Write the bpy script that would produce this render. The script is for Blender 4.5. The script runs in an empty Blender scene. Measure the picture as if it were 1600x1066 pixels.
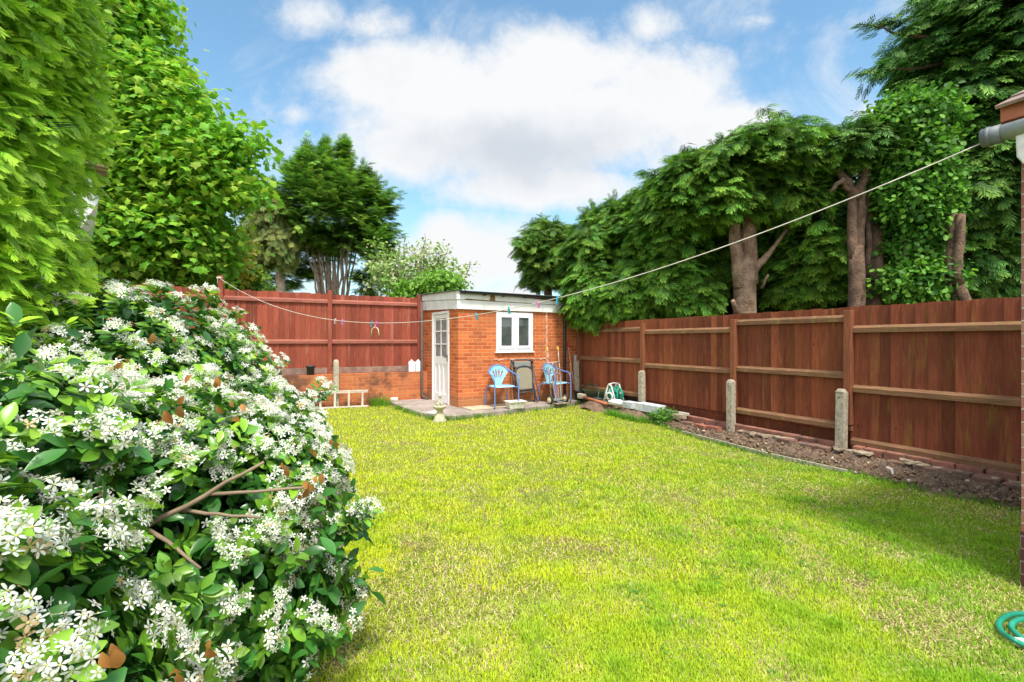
import bpy, math, random
import numpy as np
from mathutils import Vector, Matrix
random.seed(7); RS = np.random.RandomState(11)
R = math.radians
SC = bpy.context.scene
COL = SC.collection
EYE = 1.45; FPX = 730.0

# ---------------------------------------------------------------- camera
cd = bpy.data.cameras.new('camera'); cam = bpy.data.objects.new('camera', cd); COL.objects.link(cam)
cam.location = (0, 0, EYE); cam.rotation_euler = (R(90), 0, 0)
cd.sensor_width = 36; cd.lens = FPX / 1600 * 36; cd.clip_start = .05; cd.clip_end = 2000
SC.camera = cam
SC.view_settings.view_transform = 'Standard'; SC.view_settings.look = 'None'
SC.view_settings.gamma = 1; SC.view_settings.exposure = 1.1
SC.cycles.max_bounces = 8; SC.cycles.transparent_max_bounces = 8

# ---------------------------------------------------------------- sun + world
SUN_AZ = R(163); SUN_EL = R(62)      # azimuth from +Y towards +X
sd = Vector((math.sin(SUN_AZ)*math.cos(SUN_EL), math.cos(SUN_AZ)*math.cos(SUN_EL), math.sin(SUN_EL)))
sl = bpy.data.lights.new('sun', 'SUN'); so = bpy.data.objects.new('sun', sl); COL.objects.link(so)
sl.energy = 2.5; sl.angle = R(9.0); sl.color = (1, .95, .86)
so.rotation_euler = sd.to_track_quat('Z', 'Y').to_euler(); so.location = (0, 0, 20)

W = bpy.data.worlds.new("World"); SC.world = W; W.use_nodes = True
nt = W.node_tree; nt.nodes.clear()
def nd(t, ty, **kw):
    n = t.nodes.new(ty)
    for k, v in kw.items():
        if k in n.inputs.keys() if isinstance(k, str) else False: n.inputs[k].default_value = v
        else: setattr(n, k, v)
    return n
def mth(t, op, a, b=None, c=None, clamp=False):
    n = t.nodes.new('ShaderNodeMath'); n.operation = op; n.use_clamp = clamp
    for i, v in enumerate((a, b, c)):
        if v is None: continue
        if isinstance(v, (int, float)): n.inputs[i].default_value = v
        else: t.links.new(v, n.inputs[i])
    return n.outputs[0]
def mixc(t, fac, a, b, mode='MIX'):
    n = t.nodes.new('ShaderNodeMix'); n.data_type = 'RGBA'; n.blend_type = mode
    for s, v in ((n.inputs[0], fac), (n.inputs[6], a), (n.inputs[7], b)):
        if isinstance(v, (int, float)): s.default_value = v
        elif isinstance(v, (tuple, list)): s.default_value = (*v, 1) if len(v) == 3 else v
        else: t.links.new(v, s)
    return n.outputs[2]
def smooth(t, v, lo, hi):
    n = t.nodes.new('ShaderNodeMapRange'); n.interpolation_type = 'SMOOTHSTEP'
    t.links.new(v, n.inputs[0]); n.inputs[1].default_value = lo; n.inputs[2].default_value = hi
    return n.outputs[0]
def noise(t, vec, scale, detail=4, rough=.55, dist=0, out=0):
    n = t.nodes.new('ShaderNodeTexNoise'); n.inputs['Scale'].default_value = scale
    n.inputs['Detail'].default_value = detail; n.inputs['Roughness'].default_value = rough
    n.inputs['Distortion'].default_value = dist
    if vec is not None: t.links.new(vec, n.inputs['Vector'])
    return n.outputs[out]
sky = nt.nodes.new('ShaderNodeTexSky'); sky.sky_type = 'NISHITA'; sky.sun_disc = False
sky.sun_elevation = SUN_EL; sky.sun_rotation = SUN_AZ; sky.altitude = 100
sky.air_density = 1.0; sky.dust_density = .6; sky.ozone_density = 1.6
tc = nt.nodes.new('ShaderNodeTexCoord')
sep = nt.nodes.new('ShaderNodeSeparateXYZ'); nt.links.new(tc.outputs['Generated'], sep.inputs[0])
X, Y, Z = sep.outputs
Yc = mth(nt, 'MAXIMUM', mth(nt, 'ABSOLUTE', Y), .15)
u = mth(nt, 'DIVIDE', X, Yc); v = mth(nt, 'DIVIDE', Z, Yc)       # cloud bank coordinates over the northern sky
cmb = nt.nodes.new('ShaderNodeCombineXYZ'); nt.links.new(u, cmb.inputs[0]); nt.links.new(v, cmb.inputs[1])
def cblob(px, py, rx, ry, lo=0.0):
    a = mth(nt, 'MULTIPLY', mth(nt, 'SUBTRACT', u, (px-800)/FPX), FPX/rx)
    b = mth(nt, 'MULTIPLY', mth(nt, 'SUBTRACT', v, (533-py)/FPX), FPX/ry)
    s = mth(nt, 'ADD', mth(nt, 'MULTIPLY', a, a), mth(nt, 'MULTIPLY', b, b))
    return mth(nt, 'SUBTRACT', 1.0-lo, mth(nt, 'SQRT', s))
CL = [(820, 180, 380, 135), (640, 125, 190, 75), (870, 110, 190, 85), (1040, 150, 150, 85), (830, 215, 350, 105), (640, 235, 130, 75), (1120, 195, 130, 60),
      (740, 400, 140, 75), (700, 370, 70, 45), (1205, 190, 102, 59, .62), (470, 30, 187, 85, .62), (590, 40, 153, 76, .62), (1010, 45, 102, 76, .62), (470, 180, 102, 59, .62), (1370, 180, 102, 51, .62),
      (1330, 260, 102, 68, .62), (1180, 30, 136, 51, .62), (800, 480, 60, 60), (1150, 330, 200, 60), (860, 290, 240, 45)]
acc = None
for c in CL:
    b = cblob(*c); acc = b if acc is None else mth(nt, 'MAXIMUM', acc, b)
n1 = noise(nt, cmb.outputs[0], 4.5, 11, .66, .15); n2 = noise(nt, cmb.outputs[0], 2.2, 3, .5)
f = mth(nt, 'ADD', acc, mth(nt, 'MULTIPLY', mth(nt, 'SUBTRACT', n1, .5), 1.9))
wisp = noise(nt, cmb.outputs[0], 3.1, 8, .62, .5)
f2 = mth(nt, 'MULTIPLY', smooth(nt, wisp, .47, .72), .62)
mask = mth(nt, 'MAXIMUM', smooth(nt, f, -.18, .55), f2)
# shade of the cloud bodies: grey bellies
sh = mth(nt, 'ADD', mth(nt, 'MULTIPLY', mth(nt, 'MAXIMUM', cblob(830, 235, 330, 85), 0), .9), mth(nt, 'MULTIPLY', mth(nt, 'SUBTRACT', noise(nt, cmb.outputs[0], 4.2, 6, .6), .5), 1.6))
ccol = mixc(nt, smooth(nt, sh, .0, .9), (2.95, 3.0, 3.05), (2.1, 2.26, 2.5))
skyc = mixc(nt, 1.0, sky.outputs[0], (.70, .86, .80), 'MULTIPLY')
hz = smooth(nt, v, .42, -.05)
skyc = mixc(nt, mth(nt, 'MULTIPLY', hz, .55), skyc, (2.0, 2.5, 2.95))
# added fill light: unseen bright cloud overhead and behind the camera, lifts the shade
sky_fill = mth(nt, 'MAXIMUM', smooth(nt, Z, .66, .85), smooth(nt, Y, -.02, -.45))
sky_fill = mth(nt, 'MULTIPLY', sky_fill, mth(nt, 'ADD', .45, mth(nt, 'MULTIPLY', noise(nt, tc.outputs['Generated'], 3, 5), .6)))
hi = smooth(nt, Z, -.03, .02)
fin = mixc(nt, mth(nt, 'MULTIPLY', mask, hi), skyc, ccol)
fin = mixc(nt, mth(nt, 'MULTIPLY', sky_fill, hi), fin, (6.6, 6.7, 6.9))
bg = nt.nodes.new('ShaderNodeBackground'); bg.inputs['Strength'].default_value = .15
nt.links.new(fin, bg.inputs['Color'])
wo = nt.nodes.new('ShaderNodeOutputWorld'); nt.links.new(bg.outputs[0], wo.inputs[0])

# ---------------------------------------------------------------- materials
def newmat(name):
    m = bpy.data.materials.new(name); m.use_nodes = True; t = m.node_tree; t.nodes.clear()
    o = t.nodes.new('ShaderNodeOutputMaterial'); p = t.nodes.new('ShaderNodeBsdfPrincipled')
    t.links.new(p.outputs[0], o.inputs[0]); return m, t, p, o
def objc(t):
    n = t.nodes.new('ShaderNodeTexCoord'); return n.outputs['Object']
def mapping(t, vec, sc):
    n = t.nodes.new('ShaderNodeMapping'); n.inputs['Scale'].default_value = sc; t.links.new(vec, n.inputs[0]); return n.outputs[0]
def bump(t, p, h, s=.3, d=.01):
    n = t.nodes.new('ShaderNodeBump'); n.inputs['Strength'].default_value = s; n.inputs['Distance'].default_value = d
    t.links.new(h, n.inputs['Height']); t.links.new(n.outputs[0], p.inputs['Normal'])
def simple(name, c, rough=.6, metal=0, c2=None, nsc=6, amt=1, bs=.15, bd=.004, spec=.5, lo=.35, hi=.65):
    m, t, p, o = newmat(name); p.inputs['Roughness'].default_value = rough; p.inputs['Metallic'].default_value = metal
    p.inputs['Specular IOR Level'].default_value = spec
    v = objc(t); n = noise(t, v, nsc, 6, .65)
    if c2 is None: c2 = tuple(x*.72 for x in c)
    t.links.new(mixc(t, mth(t, 'MULTIPLY', smooth(t, n, lo, hi), amt), c, c2), p.inputs['Base Color'])
    if bs: bump(t, p, noise(t, v, nsc*6, 4), bs, bd)
    return m
def attrmat(name, rough=.5, transl=.35, spec=.4, sheen=0):
    m, t, p, o = newmat(name); a = t.nodes.new('ShaderNodeAttribute'); a.attribute_name = 'Col'
    p.inputs['Roughness'].default_value = rough; p.inputs['Specular IOR Level'].default_value = spec
    t.links.new(a.outputs[0], p.inputs['Base Color'])
    if transl:
        tr = t.nodes.new('ShaderNodeBsdfTranslucent'); mx = t.nodes.new('ShaderNodeMixShader'); mx.inputs[0].default_value = transl
        g = mixc(t, .35, a.outputs[0], (1.0, 1.0, .35), 'MULTIPLY')
        t.links.new(g, tr.inputs[0]); t.links.new(p.outputs[0], mx.inputs[1]); t.links.new(tr.outputs[0], mx.inputs[2])
        t.links.new(mx.outputs[0], o.inputs[0])
    return m
def brickmat(name, c1, c2, mortar, stain=None, st_amt=0, st_sc=1.2, eff=0, off=(0, 0), low=None):
    m, t, p, o = newmat(name)
    tcn = t.nodes.new('ShaderNodeTexCoord'); sp = t.nodes.new('ShaderNodeSeparateXYZ'); t.links.new(tcn.outputs['Object'], sp.inputs[0])
    sn = t.nodes.new('ShaderNodeSeparateXYZ'); t.links.new(tcn.outputs['Normal'], sn.inputs[0])
    gx = mth(t, 'GREATER_THAN', mth(t, 'ABSOLUTE', sn.outputs[0]), .6)
    mx = t.nodes.new('ShaderNodeMix'); t.links.new(gx, mx.inputs[0]); t.links.new(sp.outputs[0], mx.inputs[2]); t.links.new(sp.outputs[1], mx.inputs[3])
    cb = t.nodes.new('ShaderNodeCombineXYZ')
    t.links.new(mth(t, 'ADD', mx.outputs[0], off[0]), cb.inputs[0]); t.links.new(mth(t, 'ADD', sp.outputs[2], off[1]), cb.inputs[1])
    wob = noise(t, tcn.outputs['Object'], 9, 3, .5, 0, 1)
    va = t.nodes.new('ShaderNodeVectorMath'); va.operation = 'MULTIPLY_ADD'
    t.links.new(wob, va.inputs[0]); va.inputs[1].default_value = (.008, .008, .008); t.links.new(cb.outputs[0], va.inputs[2])
    b = t.nodes.new('ShaderNodeTexBrick'); t.links.new(va.outputs[0], b.inputs[0])
    b.inputs['Scale'].default_value = 1; b.inputs['Brick Width'].default_value = .225; b.inputs['Row Height'].default_value = .075
    b.inputs['Mortar Size'].default_value = .0052; b.inputs['Mortar Smooth'].default_value = .25; b.inputs['Bias'].default_value = 0
    b.inputs['Color1'].default_value = (*c1, 1); b.inputs['Color2'].default_value = (*c2, 1); b.inputs['Mortar'].default_value = (*mortar, 1)
    col = b.outputs[0]
    nz = noise(t, tcn.outputs['Object'], 22, 5, .7)
    col = mixc(t, mth(t, 'MULTIPLY', smooth(t, nz, .4, .75), .35), col, tuple(x*.55 for x in c1))
    if eff:   # salt and mortar smears
        e = smooth(t, noise(t, mapping(t, tcn.outputs['Object'], (1, 1, 1.6)), 2.6, 8, .72), .60, .74)
        col = mixc(t, mth(t, 'MULTIPLY', e, eff), col, (.62, .50, .42))
    if stain:
        s = smooth(t, noise(t, tcn.outputs['Object'], st_sc, 6, .65), .48, .62)
        col = mixc(t, mth(t, 'MULTIPLY', s, st_amt), col, stain)
    if low:
        l = smooth(t, mth(t, 'ADD', sp.outputs[2], mth(t, 'MULTIPLY', mth(t, 'SUBTRACT', nz, .5), .25)), .32, .08)
        col = mixc(t, mth(t, 'MULTIPLY', l, .6), col, low)
    t.links.new(col, p.inputs['Base Color']); p.inputs['Roughness'].default_value = .9
    p.inputs['Specular IOR Level'].default_value = .2
    h = mth(t, 'ADD', mth(t, 'MULTIPLY', b.outputs[1], -1), mth(t, 'MULTIPLY', nz, .35))
    bump(t, p, h, .7, .008)
    return m
def woodmat(name, c1, c2, algae=None, al_amt=0, grain_axis=2, streak=None):
    m, t, p, o = newmat(name); v0 = objc(t)
    a = t.nodes.new('ShaderNodeAttribute'); a.attribute_name = 'Col'
    va = t.nodes.new('ShaderNodeVectorMath'); va.operation = 'MULTIPLY_ADD'      # every board gets its own grain
    t.links.new(a.outputs[0], va.inputs[0]); va.inputs[1].default_value = (23, 17, 31); t.links.new(v0, va.inputs[2]); v = va.outputs[0]
    sc = [14, 14, 14]; sc[grain_axis] = .9
    g = noise(t, mapping(t, v, sc), 5, 6, .7, .4)
    col = mixc(t, smooth(t, g, .33, .7), c1, c2)
    big = noise(t, mapping(t, v, (1, 1, .55)), 1.7, 5, .65)
    col = mixc(t, mth(t, 'MULTIPLY', smooth(t, big, .42, .68), .5), col, tuple(x*.5 for x in c1))
    col = mixc(t, 1, col, a.outputs[0], 'MULTIPLY')
    if grain_axis == 2:
        vo = t.nodes.new('ShaderNodeTexVoronoi'); vo.inputs['Scale'].default_value = 3.2; t.links.new(mapping(t, v, (1.6, 1.6, .9)), vo.inputs['Vector'])
        col = mixc(t, mth(t, 'MULTIPLY', smooth(t, vo.outputs['Distance'], .075, .03), .75), col, tuple(x*.25 for x in c1))
    if streak:
        s = smooth(t, noise(t, mapping(t, v, (9, 9, .8)), 1.0, 5, .7), .56, .70)
        col = mixc(t, mth(t, 'MULTIPLY', s, .5), col, streak)
    if algae:
        s = smooth(t, noise(t, mapping(t, v, (7, 7, 1.1)), 1.1, 5, .75), .52, .72)
        col = mixc(t, mth(t, 'MULTIPLY', s, al_amt), col, algae)
    t.links.new(col, p.inputs['Base Color']); p.inputs['Roughness'].default_value = .78; p.inputs['Specular IOR Level'].default_value = .25
    bump(t, p, g, .35, .004)
    return m

M = {}
M['brick_shed'] = brickmat('shed brick', (.66, .185, .06), (.43, .09, .032), (.66, .38, .20), eff=.55, stain=(.30, .12, .06), st_amt=.35, st_sc=1.4, low=(.28, .17, .08))
M['brick_wall'] = brickmat('garden wall brick', (.58, .19, .07), (.44, .125, .05), (.46, .27, .15), stain=(.06, .045, .04), st_amt=.75, st_sc=2.0)
M['brick_house'] = brickmat('house brick', (.42, .20, .15), (.30, .10, .08), (.50, .42, .36), stain=(.40, .32, .30), st_amt=.4)
M['brick_loose'] = simple('loose brick', (.42, .14, .08), .9, c2=(.22, .10, .07), nsc=14, bs=.6, bd=.01)
M['brick_old'] = simple('old brown brick', (.24, .12, .085), .95, c2=(.12, .085, .06), nsc=9, bs=.7, bd=.012)
M['mortar'] = simple('crumbled mortar', (.42, .35, .25), .95, c2=(.22, .17, .11), nsc=7, bs=.9, bd=.02)
M['wood_red'] = woodmat('red stained boards', (.33, .080, .046), (.22, .048, .030), streak=(.42, .20, .14))
M['wood_red_rail'] = woodmat('red stained rail', (.36, .13, .09), (.24, .07, .05), grain_axis=0, streak=None)
M['wood_grey'] = simple('weathered base board', (.30, .20, .155), .9, c2=(.18, .115, .09), nsc=5, bs=.5)
M['wood_brown'] = woodmat('brown fence boards', (.29, .078, .034), (.16, .042, .020), streak=(.42, .14, .055), algae=(.30, .22, .03), al_amt=.16)
M['wood_brown_near'] = woodmat('brown boards with green algae', (.28, .078, .036), (.18, .046, .024), streak=(.36, .115, .045), algae=(.30, .22, .03), al_amt=.42)
M['rail_brown'] = woodmat('mossy rail', (.26, .135, .07), (.14, .07, .035), grain_axis=0, algae=(.26, .22, .06), al_amt=.7)
M['post_brown'] = woodmat('fence post', (.30, .105, .05), (.18, .06, .03))
M['concrete'] = simple('aggregate concrete', (.50, .44, .34), .92, c2=(.30, .26, .19), nsc=26, bs=.8, bd=.008)
M['slab'] = simple('paving concrete', (.36, .30, .265), .93, c2=(.22, .18, .155), nsc=2.6, bs=.5, bd=.01)
M['paver'] = simple('buff paver', (.58, .48, .33), .9, c2=(.42, .33, .22), nsc=5)
M['white_paint'] = simple('old white paint', (.80, .80, .79), .6, c2=(.62, .61, .57), nsc=3, amt=.7, bs=.2)
M['white_frame'] = simple('white frame', (.86, .87, .88), .35, c2=(.80, .81, .82), bs=0)
M['bare_wood'] = simple('bare rotten wood', (.40, .22, .11), .9, c2=(.18, .10, .06), nsc=12, bs=.6)
M['glass'] = simple('window glass', (.045, .06, .06), .06, c2=(.09, .11, .10), nsc=2.5, bs=0, spec=.8)
M['glass_door'] = simple('door glass', (.16, .20, .21), .12, c2=(.26, .31, .32), nsc=9, bs=.2, spec=.8)
M['black'] = simple('black plastic', (.012, .013, .016), .35, bs=0)
M['dark_plastic'] = simple('dark grey plastic', (.035, .042, .05), .6, bs=.1)
M['felt'] = simple('roof felt', (.10, .105, .11), .95, nsc=12, bs=.6)
M['blue'] = simple('blue metal', (.10, .19, .48), .4, c2=(.13, .24, .50), bs=.05)
M['blue_light'] = simple('light blue metal', (.22, .52, .72), .42, c2=(.32, .60, .76), nsc=9, bs=.05)
M['frame_dark'] = simple('dark green grey tube', (.045, .075, .085), .45, bs=.05)
M['mesh_fabric'] = simple('taupe woven fabric', (.30, .27, .19), .85, c2=(.24, .21, .15), nsc=40, bs=.3)
M['alu'] = simple('dull aluminium', (.50, .53, .57), .38, metal=.5, bs=.05)
M['old_steel'] = simple('cream painted tube with rust', (.60, .52, .42), .6, c2=(.32, .17, .09), nsc=14, bs=.2)
M['steel'] = simple('ladder aluminium', (.74, .66, .58), .5, metal=.2, bs=.05)
M['yellow'] = simple('yellow plastic', (.75, .42, .04), .5, bs=0)
M['cream'] = simple('cream plastic', (.78, .66, .36), .5, bs=0)
M['rubber'] = simple('rubber', (.03, .03, .03), .8, bs=.1)
M['red'] = simple('red plastic', (.65, .03, .03), .4, bs=0)
M['red_worn'] = simple('worn red paint', (.60, .12, .09), .6, c2=(.55, .35, .28), nsc=12, bs=.1)
M['stick'] = simple('yellow brown wood', (.55, .34, .13), .7, c2=(.40, .24, .09), nsc=8)
M['pale_wood'] = simple('pale painted plank', (.56, .55, .49), .85, c2=(.33, .34, .27), nsc=8, bs=.4)
M['white_plastic'] = simple('white plastic', (.84, .85, .86), .45, c2=(.74, .75, .77), bs=.03)
M['off_white'] = simple('grubby white plastic', (.80, .78, .74), .6, c2=(.58, .55, .48), nsc=8, bs=.2)
M['poly'] = simple('pale grey concrete block', (.62, .64, .66), .85, c2=(.47, .49, .50), nsc=12, bs=.3)
M['hose_green'] = simple('green hose', (.01, .20, .13), .35, c2=(.015, .27, .17), bs=.03)
M['hose_dark'] = simple('dark green hose', (.02, .07, .05), .4, bs=.03)
M['reel_green'] = simple('green reel plastic', (.0, .33, .20), .4, bs=.03)
M['terracotta'] = simple('terracotta', (.48, .16, .07), .85, c2=(.33, .11, .06), bs=.3)
M['tile_roof'] = simple('clay roof tile', (.32, .20, .16), .9, c2=(.16, .12, .10), nsc=9, bs=.6)
M['soil'] = simple('dug soil', (.25, .17, .115), 1, c2=(.11, .074, .05), nsc=11, bs=1, bd=.03)
M['gutter_grey'] = simple('grey plastic gutter', (.36, .38, .39), .55, c2=(.28, .29, .28), nsc=7, bs=.1)
M['bark'] = simple('pale conifer bark', (.40, .27, .175), .92, c2=(.20, .12, .075), nsc=5, bs=1, bd=.05)
M['bark_dark'] = simple('brown bark', (.22, .135, .085), .95, c2=(.11, .066, .043), nsc=7, bs=1, bd=.04)
M['bark_grey'] = simple('greyish bark', (.62, .46, .35), .95, c2=(.36, .26, .19), nsc=7, bs=.8, bd=.03)
M['twig'] = simple('twig bark', (.28, .20, .13), .9, nsc=10, bs=.4)
M['rope'] = simple('clothes line cord', (.68, .64, .55), .8, bs=0)
M['peg_teal'] = simple('teal peg', (.02, .38, .42), .4, bs=0)
M['peg_blue'] = simple('light blue peg', (.05, .45, .62), .4, bs=0)
M['peg_pink'] = simple('pink peg', (.75, .22, .50), .4, bs=0)
M['peg_magenta'] = simple('magenta peg', (.75, .08, .50), .4, bs=0)
M['peg_pale'] = simple('pale pink peg', (.80, .62, .58), .4, bs=0)
M['peg_lilac'] = simple('lilac peg', (.60, .30, .70), .4, bs=0)
M['leaf_gloss'] = attrmat('glossy leaf', .30, .25, .5)
M['leaf'] = attrmat('leaf', .55, .42, .3)
M['conifer'] = attrmat('conifer foliage', .6, .3, .25)
M['conifer_bright'] = attrmat('bright conifer foliage', .55, .38, .3)
M['petal'] = attrmat('petal', .5, .35, .3)
M['grass'] = attrmat('grass blade', .6, .35, .25)
def lawnmat():
    m, t, p, o = newmat('lawn thatch'); v = objc(t)
    a = noise(t, v, .55, 6, .65); b = noise(t, v, 60, 4, .7); c = noise(t, v, 7, 5, .6)
    col = mixc(t, smooth(t, c, .35, .65), (.36, .46, .05), (.26, .36, .04))
    col = mixc(t, mth(t, 'MULTIPLY', smooth(t, noise(t, v, 1.7, 6, .7), .52, .64), .8), col, (.34, .25, .14))
    col = mixc(t, mth(t, 'MULTIPLY', smooth(t, b, .38, .6), .8), col, (.09, .065, .03))
    t.links.new(col, p.inputs['Base Color']); p.inputs['Roughness'].default_value = 1; p.inputs['Specular IOR Level'].default_value = 0
    bump(t, p, b, 1, .02); return m
M['lawn'] = lawnmat()
M['ground'] = simple('rough ground', (.13, .13, .05), 1, c2=(.08, .07, .035), nsc=.7, spec=0)
def walltan(): return simple('white render', (.80, .80, .80), .8, c2=(.68, .68, .67), nsc=5, bs=.2)
M['render_white'] = walltan()

# ---------------------------------------------------------------- helpers
def link(o, parent=None):
    COL.objects.link(o)
    if parent is not None: o.parent = parent
    return o
def tag(o, label=None, cat=None, group=None, kind=None):
    if label: o['label'] = label
    if cat: o['category'] = cat
    if group: o['group'] = group
    if kind: o['kind'] = kind
    return o
def empty(name, loc=(0, 0, 0), rz=0, label=None, cat=None, group=None):
    o = bpy.data.objects.new(name, None); o.empty_display_size = .1; link(o); o.location = loc; o.rotation_euler = (0, 0, rz)
    return tag(o, label, cat, group)
class MB:
    def __init__(s): s.v = []; s.f = []; s.c = []; s.sm = []
    def add(s, vs, fs, col=1.0, smooth=False):
        b = len(s.v); s.v += [tuple(p) for p in vs]; s.f += [tuple(b+i for i in f) for f in fs]
        c = (col, col, col) if isinstance(col, (int, float)) else col
        s.c += [c]*len(vs); s.sm += [smooth]*len(fs); return s
    def box(s, c, d, rot=None, col=1.0, jit=0, taper=1):
        vs = []
        for x in (-1, 1):
            for y in (-1, 1):
                for z in (-1, 1):
                    k = taper if z > 0 else 1
                    p = Vector((x*d[0]/2*k, y*d[1]/2*k, z*d[2]/2))
                    if jit: p += Vector([random.uniform(-jit, jit) for _ in range(3)])
                    if rot is not None: p = rot @ p
                    vs.append(p+Vector(c))
        return s.add(vs, [(0, 1, 3, 2), (4, 6, 7, 5), (0, 4, 5, 1), (2, 3, 7, 6), (0, 2, 6, 4), (1, 5, 7, 3)], col)
    def bb(s, x0, x1, y0, y1, z0, z1, col=1.0): return s.box(((x0+x1)/2, (y0+y1)/2, (z0+z1)/2), (x1-x0, y1-y0, z1-z0), None, col)
    def tube(s, pts, r, seg=8, cap=True, col=1.0):
        pts = [Vector(p) for p in pts]; n = len(pts); rs = r if isinstance(r, (list, tuple)) else [r]*n
        vs = []; up = Vector((0, 0, 1)); prev = None
        for i, p in enumerate(pts):
            d = (pts[min(i+1, n-1)]-pts[max(i-1, 0)]).normalized()
            if prev is None:
                a = d.cross(up)
                if a.length < .1: a = d.cross(Vector((1, 0, 0)))
                a.normalize()
            else:
                a = prev - d*prev.dot(d)
                if a.length < 1e-4: a = d.cross(up)
                a.normalize()
            prev = a; b = d.cross(a)
            for k in range(seg):
                t = 2*math.pi*k/seg; vs.append(p+(a*math.cos(t)+b*math.sin(t))*rs[i])
        fs = [(i*seg+k, i*seg+(k+1) % seg, (i+1)*seg+(k+1) % seg, (i+1)*seg+k) for i in range(n-1) for k in range(seg)]
        if cap: fs += [tuple(range(seg-1, -1, -1)), tuple((n-1)*seg+k for k in range(seg))]
        return s.add(vs, fs, col, True)
    def lathe(s, prof, c=(0, 0, 0), seg=16, ax=2, col=1.0, rot=None, cap=True):
        vs = []
        for (r, z) in prof:
            for k in range(seg):
                t = 2*math.pi*k/seg; q = [r*math.cos(t), r*math.sin(t), z]
                if ax == 0: q = [q[2], q[0], q[1]]
                if ax == 1: q = [q[0], q[2], q[1]]
                p = Vector(q)
                if rot is not None: p = rot @ p
                vs.append(p+Vector(c))
        n = len(prof)
        fs = [(i*seg+k, i*seg+(k+1) % seg, (i+1)*seg+(k+1) % seg, (i+1)*seg+k) for i in range(n-1) for k in range(seg)]
        if cap: fs += [tuple(range(seg-1, -1, -1)), tuple((n-1)*seg+k for k in range(seg))]
        return s.add(vs, fs, col, True)
    def ell(s, c, r, seg=14, rings=9, rot=None):
        pr = [(max(1e-3, math.sin(math.pi*i/rings)), -math.cos(math.pi*i/rings)) for i in range(rings+1)]
        vs0 = len(s.v); s.lathe(pr, (0, 0, 0), seg)
        for i in range(vs0, len(s.v)):
            p = Vector(s.v[i]); p = Vector((p.x*r[0], p.y*r[1], p.z*r[2]))
            if rot is not None: p = rot @ p
            s.v[i] = tuple(p+Vector(c))
        return s
    def prism(s, poly, y0, y1, axis=1, col=1.0):
        def mk(a, b, w): return {0: (w, a, b), 1: (a, w, b), 2: (a, b, w)}[axis]
        n = len(poly); vs = [mk(a, b, y0) for a, b in poly]+[mk(a, b, y1) for a, b in poly]
        fs = [tuple(range(n)), tuple(range(2*n-1, n-1, -1))]+[(i, (i+1) % n, n+(i+1) % n, n+i) for i in range(n)]
        return s.add(vs, fs, col)
    def build(s, name, mat, parent=None, bev=0, sub=0, loc=None, rz=0, fixn=True):
        me = bpy.data.meshes.new(name); me.from_pydata(s.v, [], s.f)
        me.polygons.foreach_set('use_smooth', s.sm)
        a = me.color_attributes.new('Col', 'FLOAT_COLOR', 'POINT')
        a.data.foreach_set('color', np.c_[np.array(s.c, dtype=float), np.ones(len(s.c))].ravel())
        if fixn:
            import bmesh
            bm = bmesh.new(); bm.from_mesh(me); bmesh.ops.recalc_face_normals(bm, faces=bm.faces); bm.to_mesh(me); bm.free()
        me.materials.append(mat); o = link(bpy.data.objects.new(name, me), parent)
        if bev:
            md = o.modifiers.new('bevel', 'BEVEL'); md.width = bev; md.segments = 2; md.limit_method = 'ANGLE'
        if sub:
            md = o.modifiers.new('sub', 'SUBSURF'); md.levels = sub; md.render_levels = sub
        if loc is not None: o.location = loc; o.rotation_euler = (0, 0, rz)
        return o
def scatter(name, tv, tf, P, A, B, C, col, mat, parent=None, tip=None, tipw=None, smooth=False):
    """merge N transformed copies of a template into one mesh; A,B,C are the (scaled) axes"""
    tv = np.asarray(tv, float); tf = np.asarray(tf, int); N = len(P); n = len(tv); m, k = tf.shape
    V = P[:, None, :]+tv[None, :, 0, None]*A[:, None, :]+tv[None, :, 1, None]*B[:, None, :]+tv[None, :, 2, None]*C[:, None, :]
    F = (tf[None]+(np.arange(N)*n)[:, None, None]).reshape(-1)
    me = bpy.data.meshes.new(name); me.vertices.add(N*n); me.vertices.foreach_set('co', V.astype(np.float32).ravel())
    me.loops.add(N*m*k); me.loops.foreach_set('vertex_index', F.astype(np.int32))
    me.polygons.add(N*m); me.polygons.foreach_set('loop_start', np.arange(0, N*m*k, k, dtype=np.int32))
    me.polygons.foreach_set('loop_total', np.full(N*m, k, dtype=np.int32))
    if smooth: me.polygons.foreach_set('use_smooth', np.ones(N*m, dtype=bool))
    cc = np.repeat(col[:, None, :], n, 1)
    if tip is not None:
        w = np.asarray(tipw)[None, :, None]; cc = cc*(1-w)+np.asarray(tip)[:, None, :]*w
    cc = np.concatenate([cc, np.ones((N, n, 1))], 2)
    me.update(calc_edges=True)
    a = me.color_attributes.new('Col', 'FLOAT_COLOR', 'POINT'); a.data.foreach_set('color', cc.astype(np.float32).ravel())
    me.materials.append(mat); return link(bpy.data.objects.new(name, me), parent)
def unit(a): return a/np.maximum(np.linalg.norm(a, axis=1, keepdims=True), 1e-9)
def frame(D, U):
    D = unit(D); B = unit(np.cross(U, D)); C = np.cross(D, B); return D, B, C
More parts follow.
